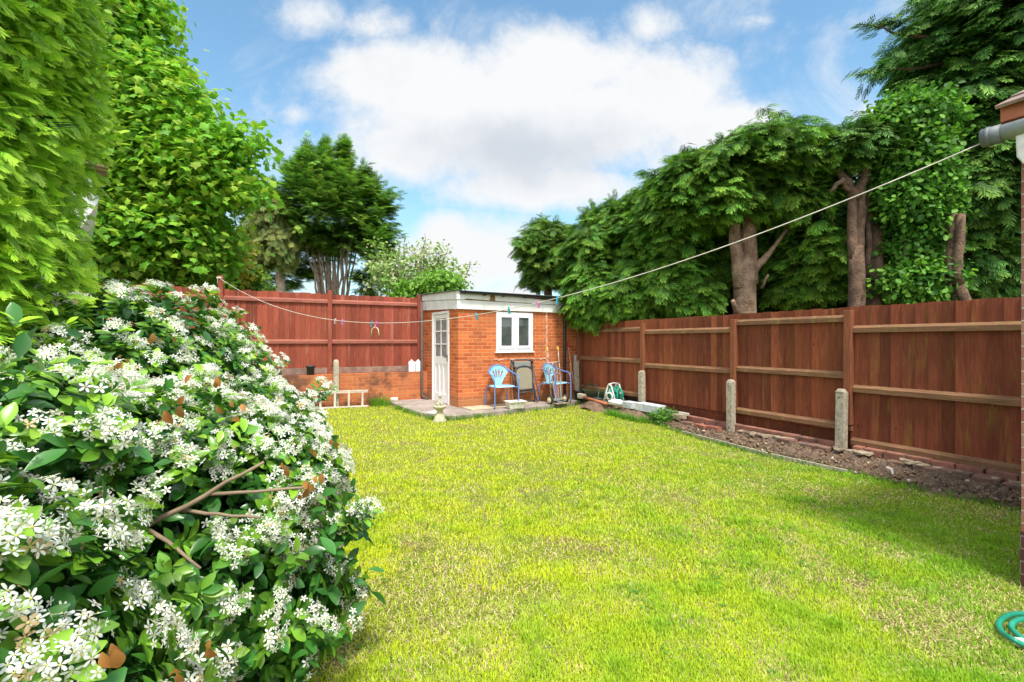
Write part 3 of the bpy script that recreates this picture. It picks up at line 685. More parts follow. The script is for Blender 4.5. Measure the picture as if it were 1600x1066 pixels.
#CHUNK2
# ================================================================ OBJECTS
ZS = z1+.001
def curve(pts, n=8):
    """Catmull-Rom through the points"""
    P = [Vector(p) for p in pts]; P = [P[0]*2-P[1]]+P+[P[-1]*2-P[-2]]; out = []
    for i in range(1, len(P)-2):
        for k in range(n):
            t = k/n; a, b, c, d = P[i-1:i+3]
            out.append(.5*((2*b)+(c-a)*t+(2*a-5*b+4*c-d)*t*t+(3*b-a-3*c+d)*t**3))
    return out+[P[-2]]
def make_chair(loc, rz, label):
    t = empty('garden_chair', loc, rz, label, 'chair', 'blue metal chairs against the shed')
    pts = curve([(-.27, -.25, .0), (-.27, -.25, .3), (-.275, -.24, .56), (-.285, -.18, .655), (-.28, -.04, .685), (-.235, .12, .745), (-.13, .20, .83), (0, .225, .86), (.13, .20, .83), (.235, .12, .745), (.28, -.04, .685), (.285, -.18, .655), (.275, -.24, .56), (.27, -.25, .3), (.27, -.25, 0)], 6)
    m = MB(); m.tube(pts, .0135, 8); m.build('arm_frame', M['blue'], t)
    for s in (-1, 1):
        m = MB(); m.tube(curve([(s*.20, .14, .42), (s*.235, .20, .40), (s*.25, .235, .30), (s*.265, .27, .0)], 5), .0125, 8); m.build('leg', M['blue'], t)
        m = MB(); m.tube([(s*.20, -.16, .422), (s*.272, -.243, .42)], .011, 6); m.tube([(s*.2, .1, .42), (s*.2, -.2, .42)], .011, 6); m.build('seat_bracket', M['blue'], t)
    m = MB(); N = 40; vs = [(0, -.02, .452)]; 
    for k in range(N):
        a = 2*math.pi*k/N; ca, sa = math.cos(a), math.sin(a); r = (abs(ca)**4+abs(sa)**4)**(-.25)
        vs.append((.235*r*ca, -.02+.215*r*sa, .445))
    for k in range(N):
        a = 2*math.pi*k/N; ca, sa = math.cos(a), math.sin(a); r = (abs(ca)**4+abs(sa)**4)**(-.25)
        vs.append((.24*r*ca, -.02+.22*r*sa, .425))
    m.add(vs, [(0, 1+k, 1+(k+1) % N) for k in range(N)]+[(1+k, N+1+k, N+1+(k+1) % N, 1+(k+1) % N) for k in range(N)], 1, True)
    m.build('seat', M['blue_light'], t)
    # fan shaped backrest with four leaf slots
    m = MB(); nu, nv = 44, 34; vs = []; fs = []
    def P(u_, v_):
        w = .085+.16*v_**1.5; x = u_*w; top = .845-.10*u_*u_*1.0; z = .44+(top-.44)*v_
        return (x, .17+.05*v_-.07*(u_*u_)*v_, z)
    for side in (0, 1):
        for j in range(nv+1):
            for i in range(nu+1):
                p = P(i/nu*2-1, j/nv); vs.append((p[0], p[1]-.004*side, p[2]))
    def hole(i, j):
        u_ = (i+.5)/nu*2-1; v_ = (j+.5)/nv
        for c0, sl_ in ((-.52, -.16), (-.17, -.07), (.17, .07), (.52, .16)):
            c = c0+sl_*(v_-.6)*1.5; q = (v_-.60)/.24
            if abs(q) < 1 and abs(u_-c) < .085*math.sqrt(1-q*q): return True
        return False
    H = [[hole(i, j) for j in range(nv)] for i in range(nu)]
    o_ = (nu+1)*(nv+1); ix = lambda i, j, s=0: s*o_+j*(nu+1)+i
    for i in range(nu):
        for j in range(nv):
            if H[i][j]: continue
            fs += [(ix(i, j), ix(i+1, j), ix(i+1, j+1), ix(i, j+1)), (ix(i, j, 1), ix(i, j+1, 1), ix(i+1, j+1, 1), ix(i+1, j, 1))]
            for (di, dj, a, b) in ((-1, 0, (i, j), (i, j+1)), (1, 0, (i+1, j), (i+1, j+1)), (0, -1, (i, j), (i+1, j)), (0, 1, (i, j+1), (i+1, j+1))):
                I, J = i+di, j+dj
                if not (0 <= I < nu and 0 <= J < nv) or H[I][J]: fs.append((ix(*a), ix(*b), ix(*b, 1), ix(*a, 1)))
    m.add(vs, fs, 1, False); m.build('backrest', M['blue_light'], t)
    return t
c1 = make_chair(SW(.82, -.36, ZS), R(27), 'light blue metal armchair standing alone left of the folded chair')
c2 = make_chair(SW(2.22, -.30, ZS), R(47), 'light blue metal armchair half hidden behind the hand trolleys')

# folded reclining chair leaning on the wall
t = empty('folded_chair', SW(1.50, -.20, ZS), SA, 'folded dark framed garden chair with taupe fabric leaning on the shed', 'folding chair')
K = Matrix.Rotation(R(-9), 3, 'X')
def K_(x, y, z): return tuple(K @ Vector((x, y, z)))
m = MB(); m.tube([K_(-.26, 0, .02), K_(-.27, 0, .92)], .013, 8); m.tube([K_(.26, 0, .02), K_(.27, 0, .92)], .013, 8); m.tube([K_(-.27, 0, .92), K_(-.15, 0, .965), K_(.15, 0, .965), K_(.27, 0, .92)], .013, 8)
m.tube([K_(-.26, 0, .05), K_(.26, 0, .05)], .014, 8); m.build('outer_frame', M['frame_dark'], t)
m = MB(); m.tube(curve([K_(-.17, -.06, .16), K_(-.225, -.07, .62), K_(-.2, -.07, .76), K_(0, -.07, .82), K_(.2, -.07, .76), K_(.21, -.07, .62), K_(.17, -.06, .16)], 5), .013, 8)
m.tube([K_(-.19, -.075, .30), K_(.20, -.075, .30)], .013, 8); m.tube([K_(-.19, -.07, .24), K_(.30, -.06, .26)], .012, 8); m.build('inner_frame', M['frame_dark'], t)
m = MB(); m.tube([K_(.25, -.04, .92), K_(.30, -.07, .4), K_(.33, -.10, .05)], .012, 8); m.tube([K_(-.28, -.04, .9), K_(-.29, -.05, .3)], .018, 8); m.tube([K_(.22, -.05, .6), K_(.25, -.08, .05)], .014, 8); m.build('rear_frame', M['frame_dark'], t)
for sx in (-.255, .255):
    m = MB(); m.tube([K_(sx, -.03, .87), K_(sx, -.03, .95)], .03, 8); m.build('hinge', M['black'], t)
m = MB(); pts = [(-.185, .32), (.185, .32), (.205, .60), (.185, .73), (.1, .785), (-.1, .785), (-.185, .73), (-.205, .60)]
m.add([K_(x, -.066, z) for x, z in pts]+[K_(x, -.054, z) for x, z in pts], [tuple(range(8)), tuple(range(15, 7, -1))]+[(i, (i+1) % 8, 8+(i+1) % 8, 8+i) for i in range(8)]); m.build('back_fabric', M['mesh_fabric'], t)
m = MB(); m.box(K_(0, -.02, .86), (.42, .05, .14), K); m.build('seat_fabric', simple('grey woven fabric', (.24, .25, .23), .85, nsc=40), t, bev=.02)

# hand trolley with yellow grips
t = empty('hand_trolley', SW(2.12, -.56, ZS), SA+R(6), 'tall hand trolley with yellow grips, rusty tubes and yellow hubbed wheels', 'trolley')
def lean(x, h, dy=0): return (x, .02+h*.13+dy, h)
m = MB(); m.tube([lean(-.155, .09), lean(-.165, .9), lean(-.15, 1.02), lean(-.14, 1.16)], .012, 8); m.tube([lean(.155, .09), lean(.165, .9), lean(.16, 1.02), lean(.175, 1.18)], .012, 8)
m.tube([lean(-.18, .885), lean(.19, .91)], .010, 8); m.tube([lean(-.16, .45), lean(.16, .45)], .009, 6); m.build('frame', M['old_steel'], t)
for sx, h in ((-.137, 1.12), (.178, 1.14)):
    m = MB(); m.tube([lean(sx, h), lean(sx, h+.10, .03)], .021, 8); m.build('grip', M['yellow'], t)
m = MB(); m.tube([(-.24, 0, .095), (.24, 0, .095)], .010, 8); m.build('axle', M['old_steel'], t)
m = MB(); m.box((0, -.09, .02), (.32, .16, .008)); m.build('toe_plate', M['old_steel'], t)
for sx in (-.225, .225):
    m = MB(); m.lathe([(.052, -.022), (.082, -.026), (.094, -.016), (.094, .016), (.082, .026), (.052, .022)], (sx, 0, .095), 24, 0, cap=False); w = m.build('wheel', M['rubber'], t)
    m = MB(); m.lathe([(.014, -.036), (.02, -.034), (.024, -.027), (.052, -.027), (.060, -.030), (.060, .030), (.052, .027), (.024, .027), (.02, .034), (.014, .036)], (sx, 0, .095), 20, 0); m.build('hub', M['cream'], w)
# small grey luggage trolley in front of it
t = empty('luggage_trolley', SW(2.10, -.64, ZS), SA+R(6), 'small grey aluminium luggage trolley with a looped handle inside the tall one', 'trolley')
m = MB(); m.tube(curve([lean(-.07, .06), lean(-.10, .35), lean(-.13, .56), lean(-.11, .64), lean(0, .665), lean(.11, .64), lean(.13, .56), lean(.10, .35), lean(.09, .06)], 5), .012, 8); m.build('frame', M['alu'], t)
m = MB(); m.tube(curve([lean(-.02, .10, .02), lean(-.04, .5, .02), lean(-.075, .8, .02), lean(-.05, .88, .02), lean(.02, .885, .02), lean(.06, .8, .02), lean(.04, .5, .02), lean(.03, .1, .02)], 5), .009, 8); m.build('handle', M['alu'], t)
m = MB(); m.tube([lean(-.09, .41), lean(.10, .42)], .010, 6); m.box(lean(0, .10), (.24, .02, .05)); m.build('cross_bar', M['alu'], t)
m = MB(); m.box((0, -.02, .045), (.12, .14, .012)); m.build('base_plate', M['alu'], t)
for sx in (-.07, .08):
    m = MB(); m.lathe([(.012, -.012), (.036, -.014), (.042, -.008), (.042, .008), (.036, .014), (.012, .012)], (sx, .03, .042), 16, 0); m.build('wheel', M['rubber'], t)

# tub
m = MB(); prof = [(.15, .085, 0), (.185, .115, .13), (.205, .135, .135), (.205, .135, .152), (.185, .115, .152), (.168, .098, .06)]
vs = []; 
for (a, b, z) in prof: vs += [(-a, -b, z), (a, -b, z), (a, b, z), (-a, b, z)]
n_ = len(prof); fs = [(i*4+k, i*4+(k+1) % 4, (i+1)*4+(k+1) % 4, (i+1)*4+k) for i in range(n_-1) for k in range(4)]+[(3, 2, 1, 0), tuple((n_-1)*4+k for k in range(4))]
m.add(vs, fs); tag(m.build('plant_tub', M['off_white'], None, bev=.006, loc=(.07, 9.50, ZS), rz=R(24)), 'grubby white rectangular plastic tub on the patio by the blue chair', 'tub')
# bucket
t = empty('bucket', SW(2.93, -.30, ZS), SA, 'black plastic bucket at the foot of the leaning tools', 'bucket')
m = MB(); m.lathe([(.10, 0), (.128, .20), (.138, .20), (.138, .215), (.122, .215), (.10, .03), (.001, .03)], (0, 0, 0), 24); m.build('body', M['black'], t)
m = MB(); m.lathe([(.12, .15), (.05, .19), (.001, .2)], (0, 0, 0), 14); m.build('contents', M['dark_plastic'], t)
# leaning tools
def leanrod(name, lab, cat, p0, p1, r, mat, extra=None, group=None):
    p0 = Vector(p0); m = MB(); m.tube([(0, 0, 0), Vector(p1)-p0], r, 8)
    if extra is None: return tag(m.build(name, M[mat], None, loc=p0), lab, cat, group)
    t = empty(name, p0, 0, lab, cat, group); m.build('shaft', M[mat], t); d = Vector(p1)-p0
    m = MB(); m.tube([d*.90, d*.93, d*1.0], [.012, .028, .018], 8); m.build('handle', M[extra], t); return t
leanrod('garden_tool', 'long tool with worn red shaft and bright red handle leaning beside the downpipe', 'tool', SW(2.93, -.17, ZS), SW(2.80, -.03, 1.44), .017, 'red_worn', 'red')
leanrod('wooden_pole', 'yellow brown wooden pole leaning beside the downpipe', 'pole', SW(2.79, -.20, ZS), SW(2.86, -.03, 1.24), .016, 'stick')
p0 = SW(2.98, -.10, ZS); m = MB(); m.box((0, 0, .52), (.075, .02, 1.04), Matrix.Rotation(R(-4), 3, 'X') @ Matrix.Rotation(R(1.5), 3, 'Y')); tag(m.build('plank', M['pale_wood'], None, bev=.002, loc=p0, rz=SA), 'pale weathered plank leaning in the corner by the bucket', 'plank')

# statue: pedestal and seated animal
m = MB(); m.lathe([(.125, 0), (.13, .03), (.10, .07), (.07, .15), (.055, .20), (.07, .235), (.115, .262), (.122, .285), (.115, .30), (.001, .302)], (0, 0, 0), 20)
ST = Vector((-1.30, 8.40, -.01)); pe = m.build('stone_pedestal', simple('lichen covered stone', (.58, .52, .38), .95, c2=(.38, .36, .20), nsc=20, bs=.8, bd=.01), None, loc=ST); tag(pe, 'small round lichen covered stone pedestal at the patio corner', 'pedestal')
m = MB(); m.ell((0, 0, .07), (.042, .05, .072)); m.ell((0, -.028, .125), (.030, .030, .045)); m.ell((0, -.038, .185), (.032, .034, .030)); m.ell((0, -.07, .180), (.015, .018, .013))
for s in (-1, 1):
    m.ell((s*.020, -.045, .06), (.012, .014, .062)); m.ell((s*.022, -.062, .010), (.013, .022, .011)); m.ell((s*.042, .0, .03), (.018, .042, .028)); m.ell((s*.020, -.03, .213), (.010, .008, .016))
m.tube(curve([(-.02, .045, .02), (-.07, .04, .03), (-.085, .01, .07), (-.075, 0, .10)], 4), .011, 8)
o = m.build('animal_statue', simple('pale stone', (.66, .62, .52), .9, c2=(.40, .37, .28), nsc=30, bs=.6, bd=.006), None, loc=ST+Vector((0, 0, .30)), rz=R(15)); o.scale = (1.0, 1.0, 1.0)
md = o.modifiers.new('remesh', 'REMESH'); md.mode = 'VOXEL'; md.voxel_size = .006; md.use_smooth_shade = True
tag(o, 'pale stone statue of a sitting animal on the round pedestal', 'statue')
# pale stones on the patio
m = MB(); m.ell((0, 0, .02), (.12, .085, .032)); tag(m.build('white_dish', M['white_plastic'], None, loc=(-1.47, 8.78, ZS)), 'white shallow dish lying upside down left of the pedestal', 'dish')
m = MB(); m.box((0, 0, .035), (.17, .11, .07), None, 1, .012); tag(m.build('white_block', M['off_white'], None, bev=.02, loc=(-2.72, 10.78, ZS), rz=.3), 'small white lump at the far left corner of the patio', 'block')

# jerry cans on the brick wall
def make_can(x, rz, lab):
    t = empty('jerry_can', BW(x, -.175, .721), BA+rz, lab, 'jerry can', 'white cans on the brick wall')
    m = MB(); m.prism([(-.072, 0), (.072, 0), (.072, .20), (.045, .255), (.02, .262), (-.02, .262), (-.045, .255), (-.072, .20)], -.055, .055, 1); m.build('body', M['white_plastic'], t, bev=.012)
    m = MB(); m.lathe([(.020, .258), (.020, .29), (.017, .295)], (0, 0, 0), 14); m.build('cap', M['off_white'], t); return t
make_can(-.235, .05, 'left one of two white plastic cans standing on the brick wall')
make_can(-.062-.015, -.04, 'right one of two white plastic cans, the one touching the corner post')
m = MB(); m.lathe([(.065, 0), (.085, .17), (.095, .17), (.095, .20), (.082, .20), (.07, .05), (.001, .05)], (0, 0, 0), 20); tag(m.build('plant_pot', M['dark_plastic'], None, loc=BW(-2.43, -.17, .721)), 'dark plastic plant pot standing on the brick wall above the shrub', 'plant pot')

# ladder on its side
t = empty('ladder', BW(-1.28, -.46, 0), BA, 'aluminium ladder lying on its edge against the low brick wall', 'ladder')
for z, y, n0 in ((.035, -.03, 0), (.375, 0, 0), (.335, .06, .07)):
    m = MB(); m.box((-1.0-n0/2, y, z), (2.0+n0, .028, .034 if z < .3 else .026), Matrix.Rotation(R(.8), 3, 'Y')); m.build('rail', M['steel'], t, bev=.003)
for i in range(7):
    m = MB(); m.box((-.12-i*.285, -.012, .20), (.042 if i < 9 else .03, .02, .35), Matrix.Rotation(R(1), 3, 'Y')); m.build('rung', M['steel'], t, bev=.003)

# ---- things along the far end of the brown fence
mb = MB(); na, nw = 190, 34; aa = np.linspace(2.35, 5.85, na); ww = np.linspace(-.06, .62, nw); A_, W_ = np.meshgrid(aa, ww, indexing='ij')
prof = np.clip((.60-W_-.10*np.sin(A_*5))*4.5, 0, 1)*np.clip((A_-2.35)*2.2, 0, 1)
h = .165*prof*np.clip(1-1.6*np.clip(A_-4.95, 0, 1), 0, 1)+.05*(vnoise(A_*8, W_*8, 44, 4)-.5)*2*prof+.02*(vnoise(A_*24, W_*24, 45, 2)-.5)-.02
vs = [tuple(FW(a, w, z)) for a, w, z in zip(A_.ravel(), W_.ravel(), h.ravel())]
fs = [(i*nw+j, (i+1)*nw+j, (i+1)*nw+j+1, i*nw+j+1) for i in range(na-1) for j in range(nw-1)]
mb.add(vs, fs, 1, True); tag(mb.build('earth_bank', simple('reddish rubble earth', (.26, .165, .11), 1, c2=(.13, .085, .055), nsc=9, bs=1, bd=.03)), kind='structure')
ZB = .165
def FL(name, lab, cat, a, w, z, dims, mat, rz=0, bev=.006, jit=.004, group=None):
    m = MB(); m.box((0, 0, dims[2]/2), dims, None, 1, jit); return tag(m.build(name, mat if not isinstance(mat, str) else M[mat], None, bev=bev, loc=FW(a, w, z), rz=FA+rz), lab, cat, group)
FL('concrete_block', 'long pale grey block with the green weed at its end', 'block', 3.14, .34, ZB, (.54, .22, .135), 'poly', .03)
FL('concrete_block', 'shorter pale grey block beside the white container under the hose reel', 'block', 3.66, .36, ZB, (.27, .17, .12), 'poly', .0)
t = empty('white_container', FW(4.02, .40, ZB), FA+R(15), 'white plastic container lying on its side below the hose reel', 'container')
m = MB(); m.lathe([(.001, -.14), (.05, -.135), (.062, -.11), (.066, 0), (.062, .10), (.03, .135), (.022, .16)], (0, 0, .064), 18, 0); m.build('body', M['white_plastic'], t)
m = MB(); m.lathe([(.026, .155), (.026, .185)], (0, 0, .064), 12, 0); m.build('cap', M['off_white'], t)
FL('stone_block', 'pale broken stone block between the weed and the loose bricks', 'stone', 2.52, .30, .12, (.24, .17, .085), 'mortar', .1, .012, .012)
FL('timber_offcut', 'flat weathered timber offcut behind the weed against the fence', 'timber', 2.75, .13, .16, (.55, .10, .05), 'pale_wood', .03)
FL('loose_brick', 'dull brown loose brick nearest the stone block', 'brick', 2.28, .34, .045, (.215, .10, .065), 'brick_old', .15, .008, .004, 'loose bricks by the brown fence')
FL('loose_brick', 'bright red loose brick in the middle of the three', 'brick', 2.0, .34, .045, (.215, .10, .065), 'brick_loose', -.12, .008, .004, 'loose bricks by the brown fence')
# perforated brick
t = empty('perforated_brick', FW(1.76, .33, .05), FA-.05, 'red brick with rows of holes lying beside the concrete fence spur', 'brick', 'loose bricks by the brown fence')
m = MB(); nxh, nyh = 5, 2; L, Wd_, H_ = .215, .102, .065
xe = [-L/2]; 
for i in range(nxh): c = -L/2+L*(i+.5)/nxh; xe += [c-.013, c+.013]
xe += [L/2]; ye = [-Wd_/2, -.035, -.010, .010, .035, Wd_/2]
for i in range(len(xe)-1):
    for j in range(len(ye)-1):
        if i % 2 == 1 and j in (1, 3): continue
        m.bb(xe[i], xe[i+1], ye[j], ye[j+1], 0, H_)
bmb = m.build('brick_body', M['brick_loose'], t)
mm = MB(); mm.bb(-L/2+.005, L/2-.005, -Wd_/2+.005, Wd_/2-.005, .001, .03, .3); mm.build('hole_floor', M['brick_old'], t)
FL('concrete_lump', 'light grey concrete lump beside the black bucket', 'lump', 5.38, .26, .14, (.17, .14, .13), 'concrete', .4, .03, .02)
FL('black_tray', 'small black plastic slab lying beyond the hose reel', 'tray', 4.88, .22, .17, (.22, .15, .05), 'dark_plastic', -.3, .01)
m = MB(); m.tube([(0, 0, 0), Vector(FW(4.25, .44, .17))-Vector(FW(5.2, .34, .20))], .032, 10); tag(m.build('clay_pipe', M['terracotta'], None, loc=FW(5.2, .34, .20)), 'orange clay pipe lying between the bucket and the white container', 'pipe')
# hose in an arc from the bucket to the reel
hp_ = [Vector(SW(2.95, -.27, .28)), FW(5.42, .15, .44), FW(5.1, .14, .49), FW(4.85, .20, .36), FW(4.80, .26, .22), FW(4.7, .2, .21), FW(4.55, .16, .30), FW(4.38, .16, .36)]
m = MB(); m.tube(curve(hp_, 7), .013, 8); tag(m.build('garden_hose', M['hose_dark']), 'dark green hose arching from the bucket to the hose reel', 'hose')
# hose reel
t = empty('hose_reel', FW(4.28, .26, ZB-.01), R(-48), 'green and light grey hose reel standing by the first concrete spur', 'hose reel')
gr = simple('light grey plastic', (.60, .60, .58), .5, bs=.03)
def ring_tri(y, name):
    m = MB(); tri = [(-.15, 0), (.15, 0), (.03, .36), (-.03, .36)]
    m.tube([(-.15, y, .01), (-.03, y, .36)], .013, 8); m.tube([(.15, y, .01), (.03, y, .36)], .013, 8); m.tube([(-.15, y, .015), (.15, y, .015)], .012, 8)
    m.tube([(-.03, y, .355), (.03, y, .355)], .016, 8)
    m.lathe([(.050, -.016), (.082, -.014), (.082, .014), (.050, .016), (.050, -.016)], (0, y, .155), 22, 1, cap=False)
    for a in (90, 210, 330): m.tube([(math.cos(R(a))*.08, y, .155+math.sin(R(a))*.08), (math.cos(R(a))*.15, y, .155+math.sin(R(a))*.125)], .011, 6)
    m.build(name, gr, t)
ring_tri(-.12, 'side_frame'); ring_tri(.13, 'side_frame')
m = MB(); m.tube([(-.02, -.12, .37), (.0, 0, .385), (.02, .13, .37)], .014, 8); m.build('handle', gr, t)
for y in (-.07, .085):
    m = MB(); N = 48; vs = []; fs = []
    # disc with round openings made as a spoked ring
    m.lathe([(.125, -.006), (.152, -.008), (.152, .008), (.125, .006), (.125, -.006)], (.0, y, .175), 28, 1, cap=False)
    m.lathe([(.03, -.006), (.072, -.006), (.072, .006), (.03, .006), (.03, -.006)], (.0, y, .175), 24, 1, cap=False)
    for k in range(8):
        a = 2*math.pi*k/8; c, s = math.cos(a), math.sin(a); r0, r1 = .066, .132; w0, w1 = .012, .024
        m.prism([(c*r0-s*w0, .175+s*r0+c*w0), (c*r1-s*w1, .175+s*r1+c*w1), (c*r1+s*w1, .175+s*r1-c*w1), (c*r0+s*w0, .175+s*r0-c*w0)], y-.005, y+.005, 1)
    m.build('drum_flange', M['reel_green'], t)
m = MB(); m.lathe([(.05, -.07), (.05, .08)], (0, 0, .175), 20, 1); m.build('drum', M['reel_green'], t)
m = MB(); pts = []
for i in range(90): a = i*.42; pts.append((math.cos(a)*(.075+.006*(i//30)), -.055+.12*abs(((i/30) % 2)-1), .175+math.sin(a)*(.075+.006*(i//30))))
m.tube(pts, .009, 6); m.build('hose', M['hose_dark'], t)
t.scale = (1.12, 1.12, 1.12)

# hose at the bottom right
def gh(px, py, z=.035): 
    Yg = (EYE-z)*FPX/(py-533); return ((px-800)/FPX*Yg, Yg, z)
m = MB(); hpz = [gh(1680, 985), gh(1640, 962), gh(1600, 959), gh(1575, 962), gh(1561, 974), gh(1566, 988), gh(1582, 999, .05), gh(1605, 1010), gh(1650, 1030), gh(1700, 1020), gh(1690, 985), gh(1640, 965, .058), gh(1600, 967, .058), gh(1583, 973, .05), gh(1582, 983, .035), gh(1600, 998), gh(1650, 1012)]
m.tube(curve(hpz, 7), .0125, 10); tag(m.build('garden_hose', M['hose_green']), 'bright green hose coiled on the lawn by the house corner', 'hose')
m = MB(); m.ell((0, 0, .02), (.045, .03, .022)); m.ell((.04, -.02, .02), (.035, .03, .02)); 
m.v = [(x+random.uniform(-.004, .004), y+random.uniform(-.004, .004), z+random.uniform(-.004, .004)) for x, y, z in m.v]
o = m.build('white_rag', M['off_white'], None, loc=gh(1597, 1012, .0)); md = o.modifiers.new('remesh', 'REMESH'); md.mode = 'VOXEL'; md.voxel_size = .006
tag(o, 'crumpled white rag beside the green hose', 'rag')
# scraps in the soil
for i, (px_, py_, l) in enumerate(((1389, 735, 'white scrap of paper on the soil bed'), (1394, 740, 'thin white strip sticking up from the soil bed'))):
    m = MB(); m.box((0, 0, .025), (.05 if i == 0 else .022, .004, .02 if i == 0 else .06), Matrix.Rotation(.5-i*.8, 3, 'Y')); x, y, z = gh(px_, py_, .06); tag(m.build('paper_scrap', M['white_plastic'], None, loc=(x, y, .06)), l, 'scrap')

# ---------------------------------------------------------------- clothes line with pegs
LA = Vector((-5.90, 9.42, 2.72)); LB = Vector((2.86, 2.80, 2.655)); SAG = 1.0
def LP_(t): p = LA.lerp(LB, t); p.z -= 4*SAG*t*(1-t); return p
t = empty('clothes_line', LA, 0, 'pale clothes line sagging from the tall red fence post to the house gutter', 'clothes line')
m = MB(); m.tube([LP_(i/80)-LA for i in range(81)], .0042, 6); m.build('cord', M['rope'], t)
m = MB(); m.lathe([(.052, -.02), (.055, 0), (.052, .02)], (0, 0, 0), 10); m.tube([(0, -.05, 0), (-.01, -.055, -.15)], .004, 5); m.build('knot', M['rope'], t)
def tpx(px): r = (px-800)/FPX; return (r*9.42+5.90)/(8.76+6.62*r)
def make_peg(px, mat, tilt, lab):
    p = LP_(tpx(px)); t = empty('clothes_peg', p+Vector((0, 0, .0)), math.atan2(-6.62, 8.76), lab, 'clothes peg', 'pegs on the clothes line')
    for s in (-1, 1):
        m = MB(); rot = Matrix.Rotation(R(tilt), 3, 'Y') @ Matrix.Rotation(s*R(7), 3, 'X')
        m.prism([(-.006, -.012), (.006, -.012), (.007, .02), (.006, .07), (-.006, .07), (-.007, .02)], s*.003, s*.010, 1)
        m.v = [tuple(rot @ Vector((x, y, -z+.012))) for x, y, z in m.v]; m.build('jaw', M[mat], t, bev=.0015)
    return t
PEG = [(524, 'peg_pale', 8, 'pale pink peg, the leftmost on the clothes line'), (535, 'peg_lilac', -6, 'lilac peg beside the pale pink peg on the clothes line'), (581, 'peg_teal', 5, 'teal peg beside the magenta peg above the cream hanger'), (588, 'peg_magenta', -4, 'magenta peg holding the cream hanger'),
       (744, 'peg_teal', -18, 'slanting teal peg in front of the shed brickwork'), (795, 'peg_teal', -8, 'teal peg above the shed window'), (840, 'peg_pink', -14, 'pink peg in front of the shed gutter'), (871, 'peg_blue', 6, 'light blue peg nearest the shed gutter end')]
for p in PEG: make_peg(*p)
p = LP_(tpx(586)); m = MB(); m.tube([(-.062+0, 0, -.175)]+[(-.055*math.cos(a), 0, -.115+.055*math.sin(a)) for a in [i*math.pi/9 for i in range(10)]]+[(.062, 0, -.175)], .007, 8)
m.tube([(0, 0, -.06), (0, 0, -.03)], .005, 6); tag(m.build('peg_hanger', M['cream'], None, loc=p, rz=-.3), 'cream horseshoe shaped hanger dangling under the magenta peg', 'hanger')
# ================================================================ VEGETATION
# ---- cypress with the fan of bare stems (behind the back fence)
def gpt(px, py, Y): return Vector(at(px, py, Y))
t = empty('cypress_tree', (gpt(515, 600, 18).x, 18, 0), 0, 'tall green cypress with a fan of bare pale stems beyond the back fence', 'tree')
off = Vector(t.location)
def rel(bl, o): return [((c[0]-o.x, c[1]-o.y, c[2]-o.z), r, n) for c, r, n in bl]
bl = [blob(505, 328, 18, 92, 62, 2.2, 290), blob(505, 280, 18, 50, 40, 1.3, 110), blob(575, 330, 18, 46, 52, 1.0, 90), blob(432, 345, 18, 46, 52, 1.0, 90), blob(520, 375, 18.4, 70, 26, 1.0, 60), blob(595, 395, 17.5, 25, 42, .7, 50), blob(575, 440, 18, 22, 24, .7, 22),
      blob(482, 250, 18, 8, 26, .2, 20), blob(508, 252, 18, 8, 30, .2, 22), blob(537, 250, 18, 8, 32, .2, 24), blob(460, 272, 18, 8, 22, .2, 14), blob(568, 275, 18, 10, 22, .2, 14), blob(420, 430, 19, 60, 32, 1, 50), blob(480, 405, 19.2, 40, 30, .6, 40)]
ext = []
for (sx, s0, s1) in ((463, 262, 240), (482, 250, 216), (508, 250, 219), (537, 252, 222), (548, 262, 238), (566, 275, 256), (590, 320, 300), (425, 320, 300)):
    for k in range(5): ext.append((tuple(gpt(sx+random.uniform(-2, 2), s0+(s1-s0)*k/4, 18)-off), (random.uniform(-.2, .2), random.uniform(-.2, .2), 2.5)))
conifer_crown('crown', rel(bl, off), t, .25, (.06, .19, .035), (.22, .46, .07), 9, .0, bl=.45, upz=.35, extra=ext)
mb = MB()
for i in range(20):
    k = i/19; x0 = 500+40*k; x1 = 478+78*k+random.uniform(-4, 4)
    dY = random.uniform(-.5, .5)
    limb(mb, gpt(x0, 475, 18+dY*.4)-off, gpt(x1, 360+random.uniform(-10, 15), 18+dY)-off, .05, .025, 6, 5, .06)
limb(mb, Vector((0, 0, 0)), gpt(520, 470, 18)-off, .5, .35, 10, 4, .05)
mb.build('trunk', M['bark_grey'], t)
# ---- drooping grey green conifer
t = empty('drooping_conifer', (gpt(438, 600, 16.5).x, 16.5, 0), 0, 'grey green drooping conifer with a bare trunk left of the tall cypress', 'tree'); off = Vector(t.location)
bl = [blob(425, 345, 16.5, 28, 38, .8, 70), blob(405, 385, 16.5, 26, 40, .8, 70), blob(440, 385, 16.5, 24, 32, .8, 60), blob(398, 335, 16.5, 8, 22, .3, 14), blob(395, 425, 16.5, 18, 16, .5, 16)]
conifer_crown('crown', rel(bl, off), t, .24, (.09, .17, .05), (.30, .38, .13), 9, 1.0, bl=.4)
mb = MB(); limb(mb, (0, 0, 0), gpt(438, 400, 16.5)-off, .22, .13, 10, 6, .02); mb.build('trunk', M['bark_grey'], t)
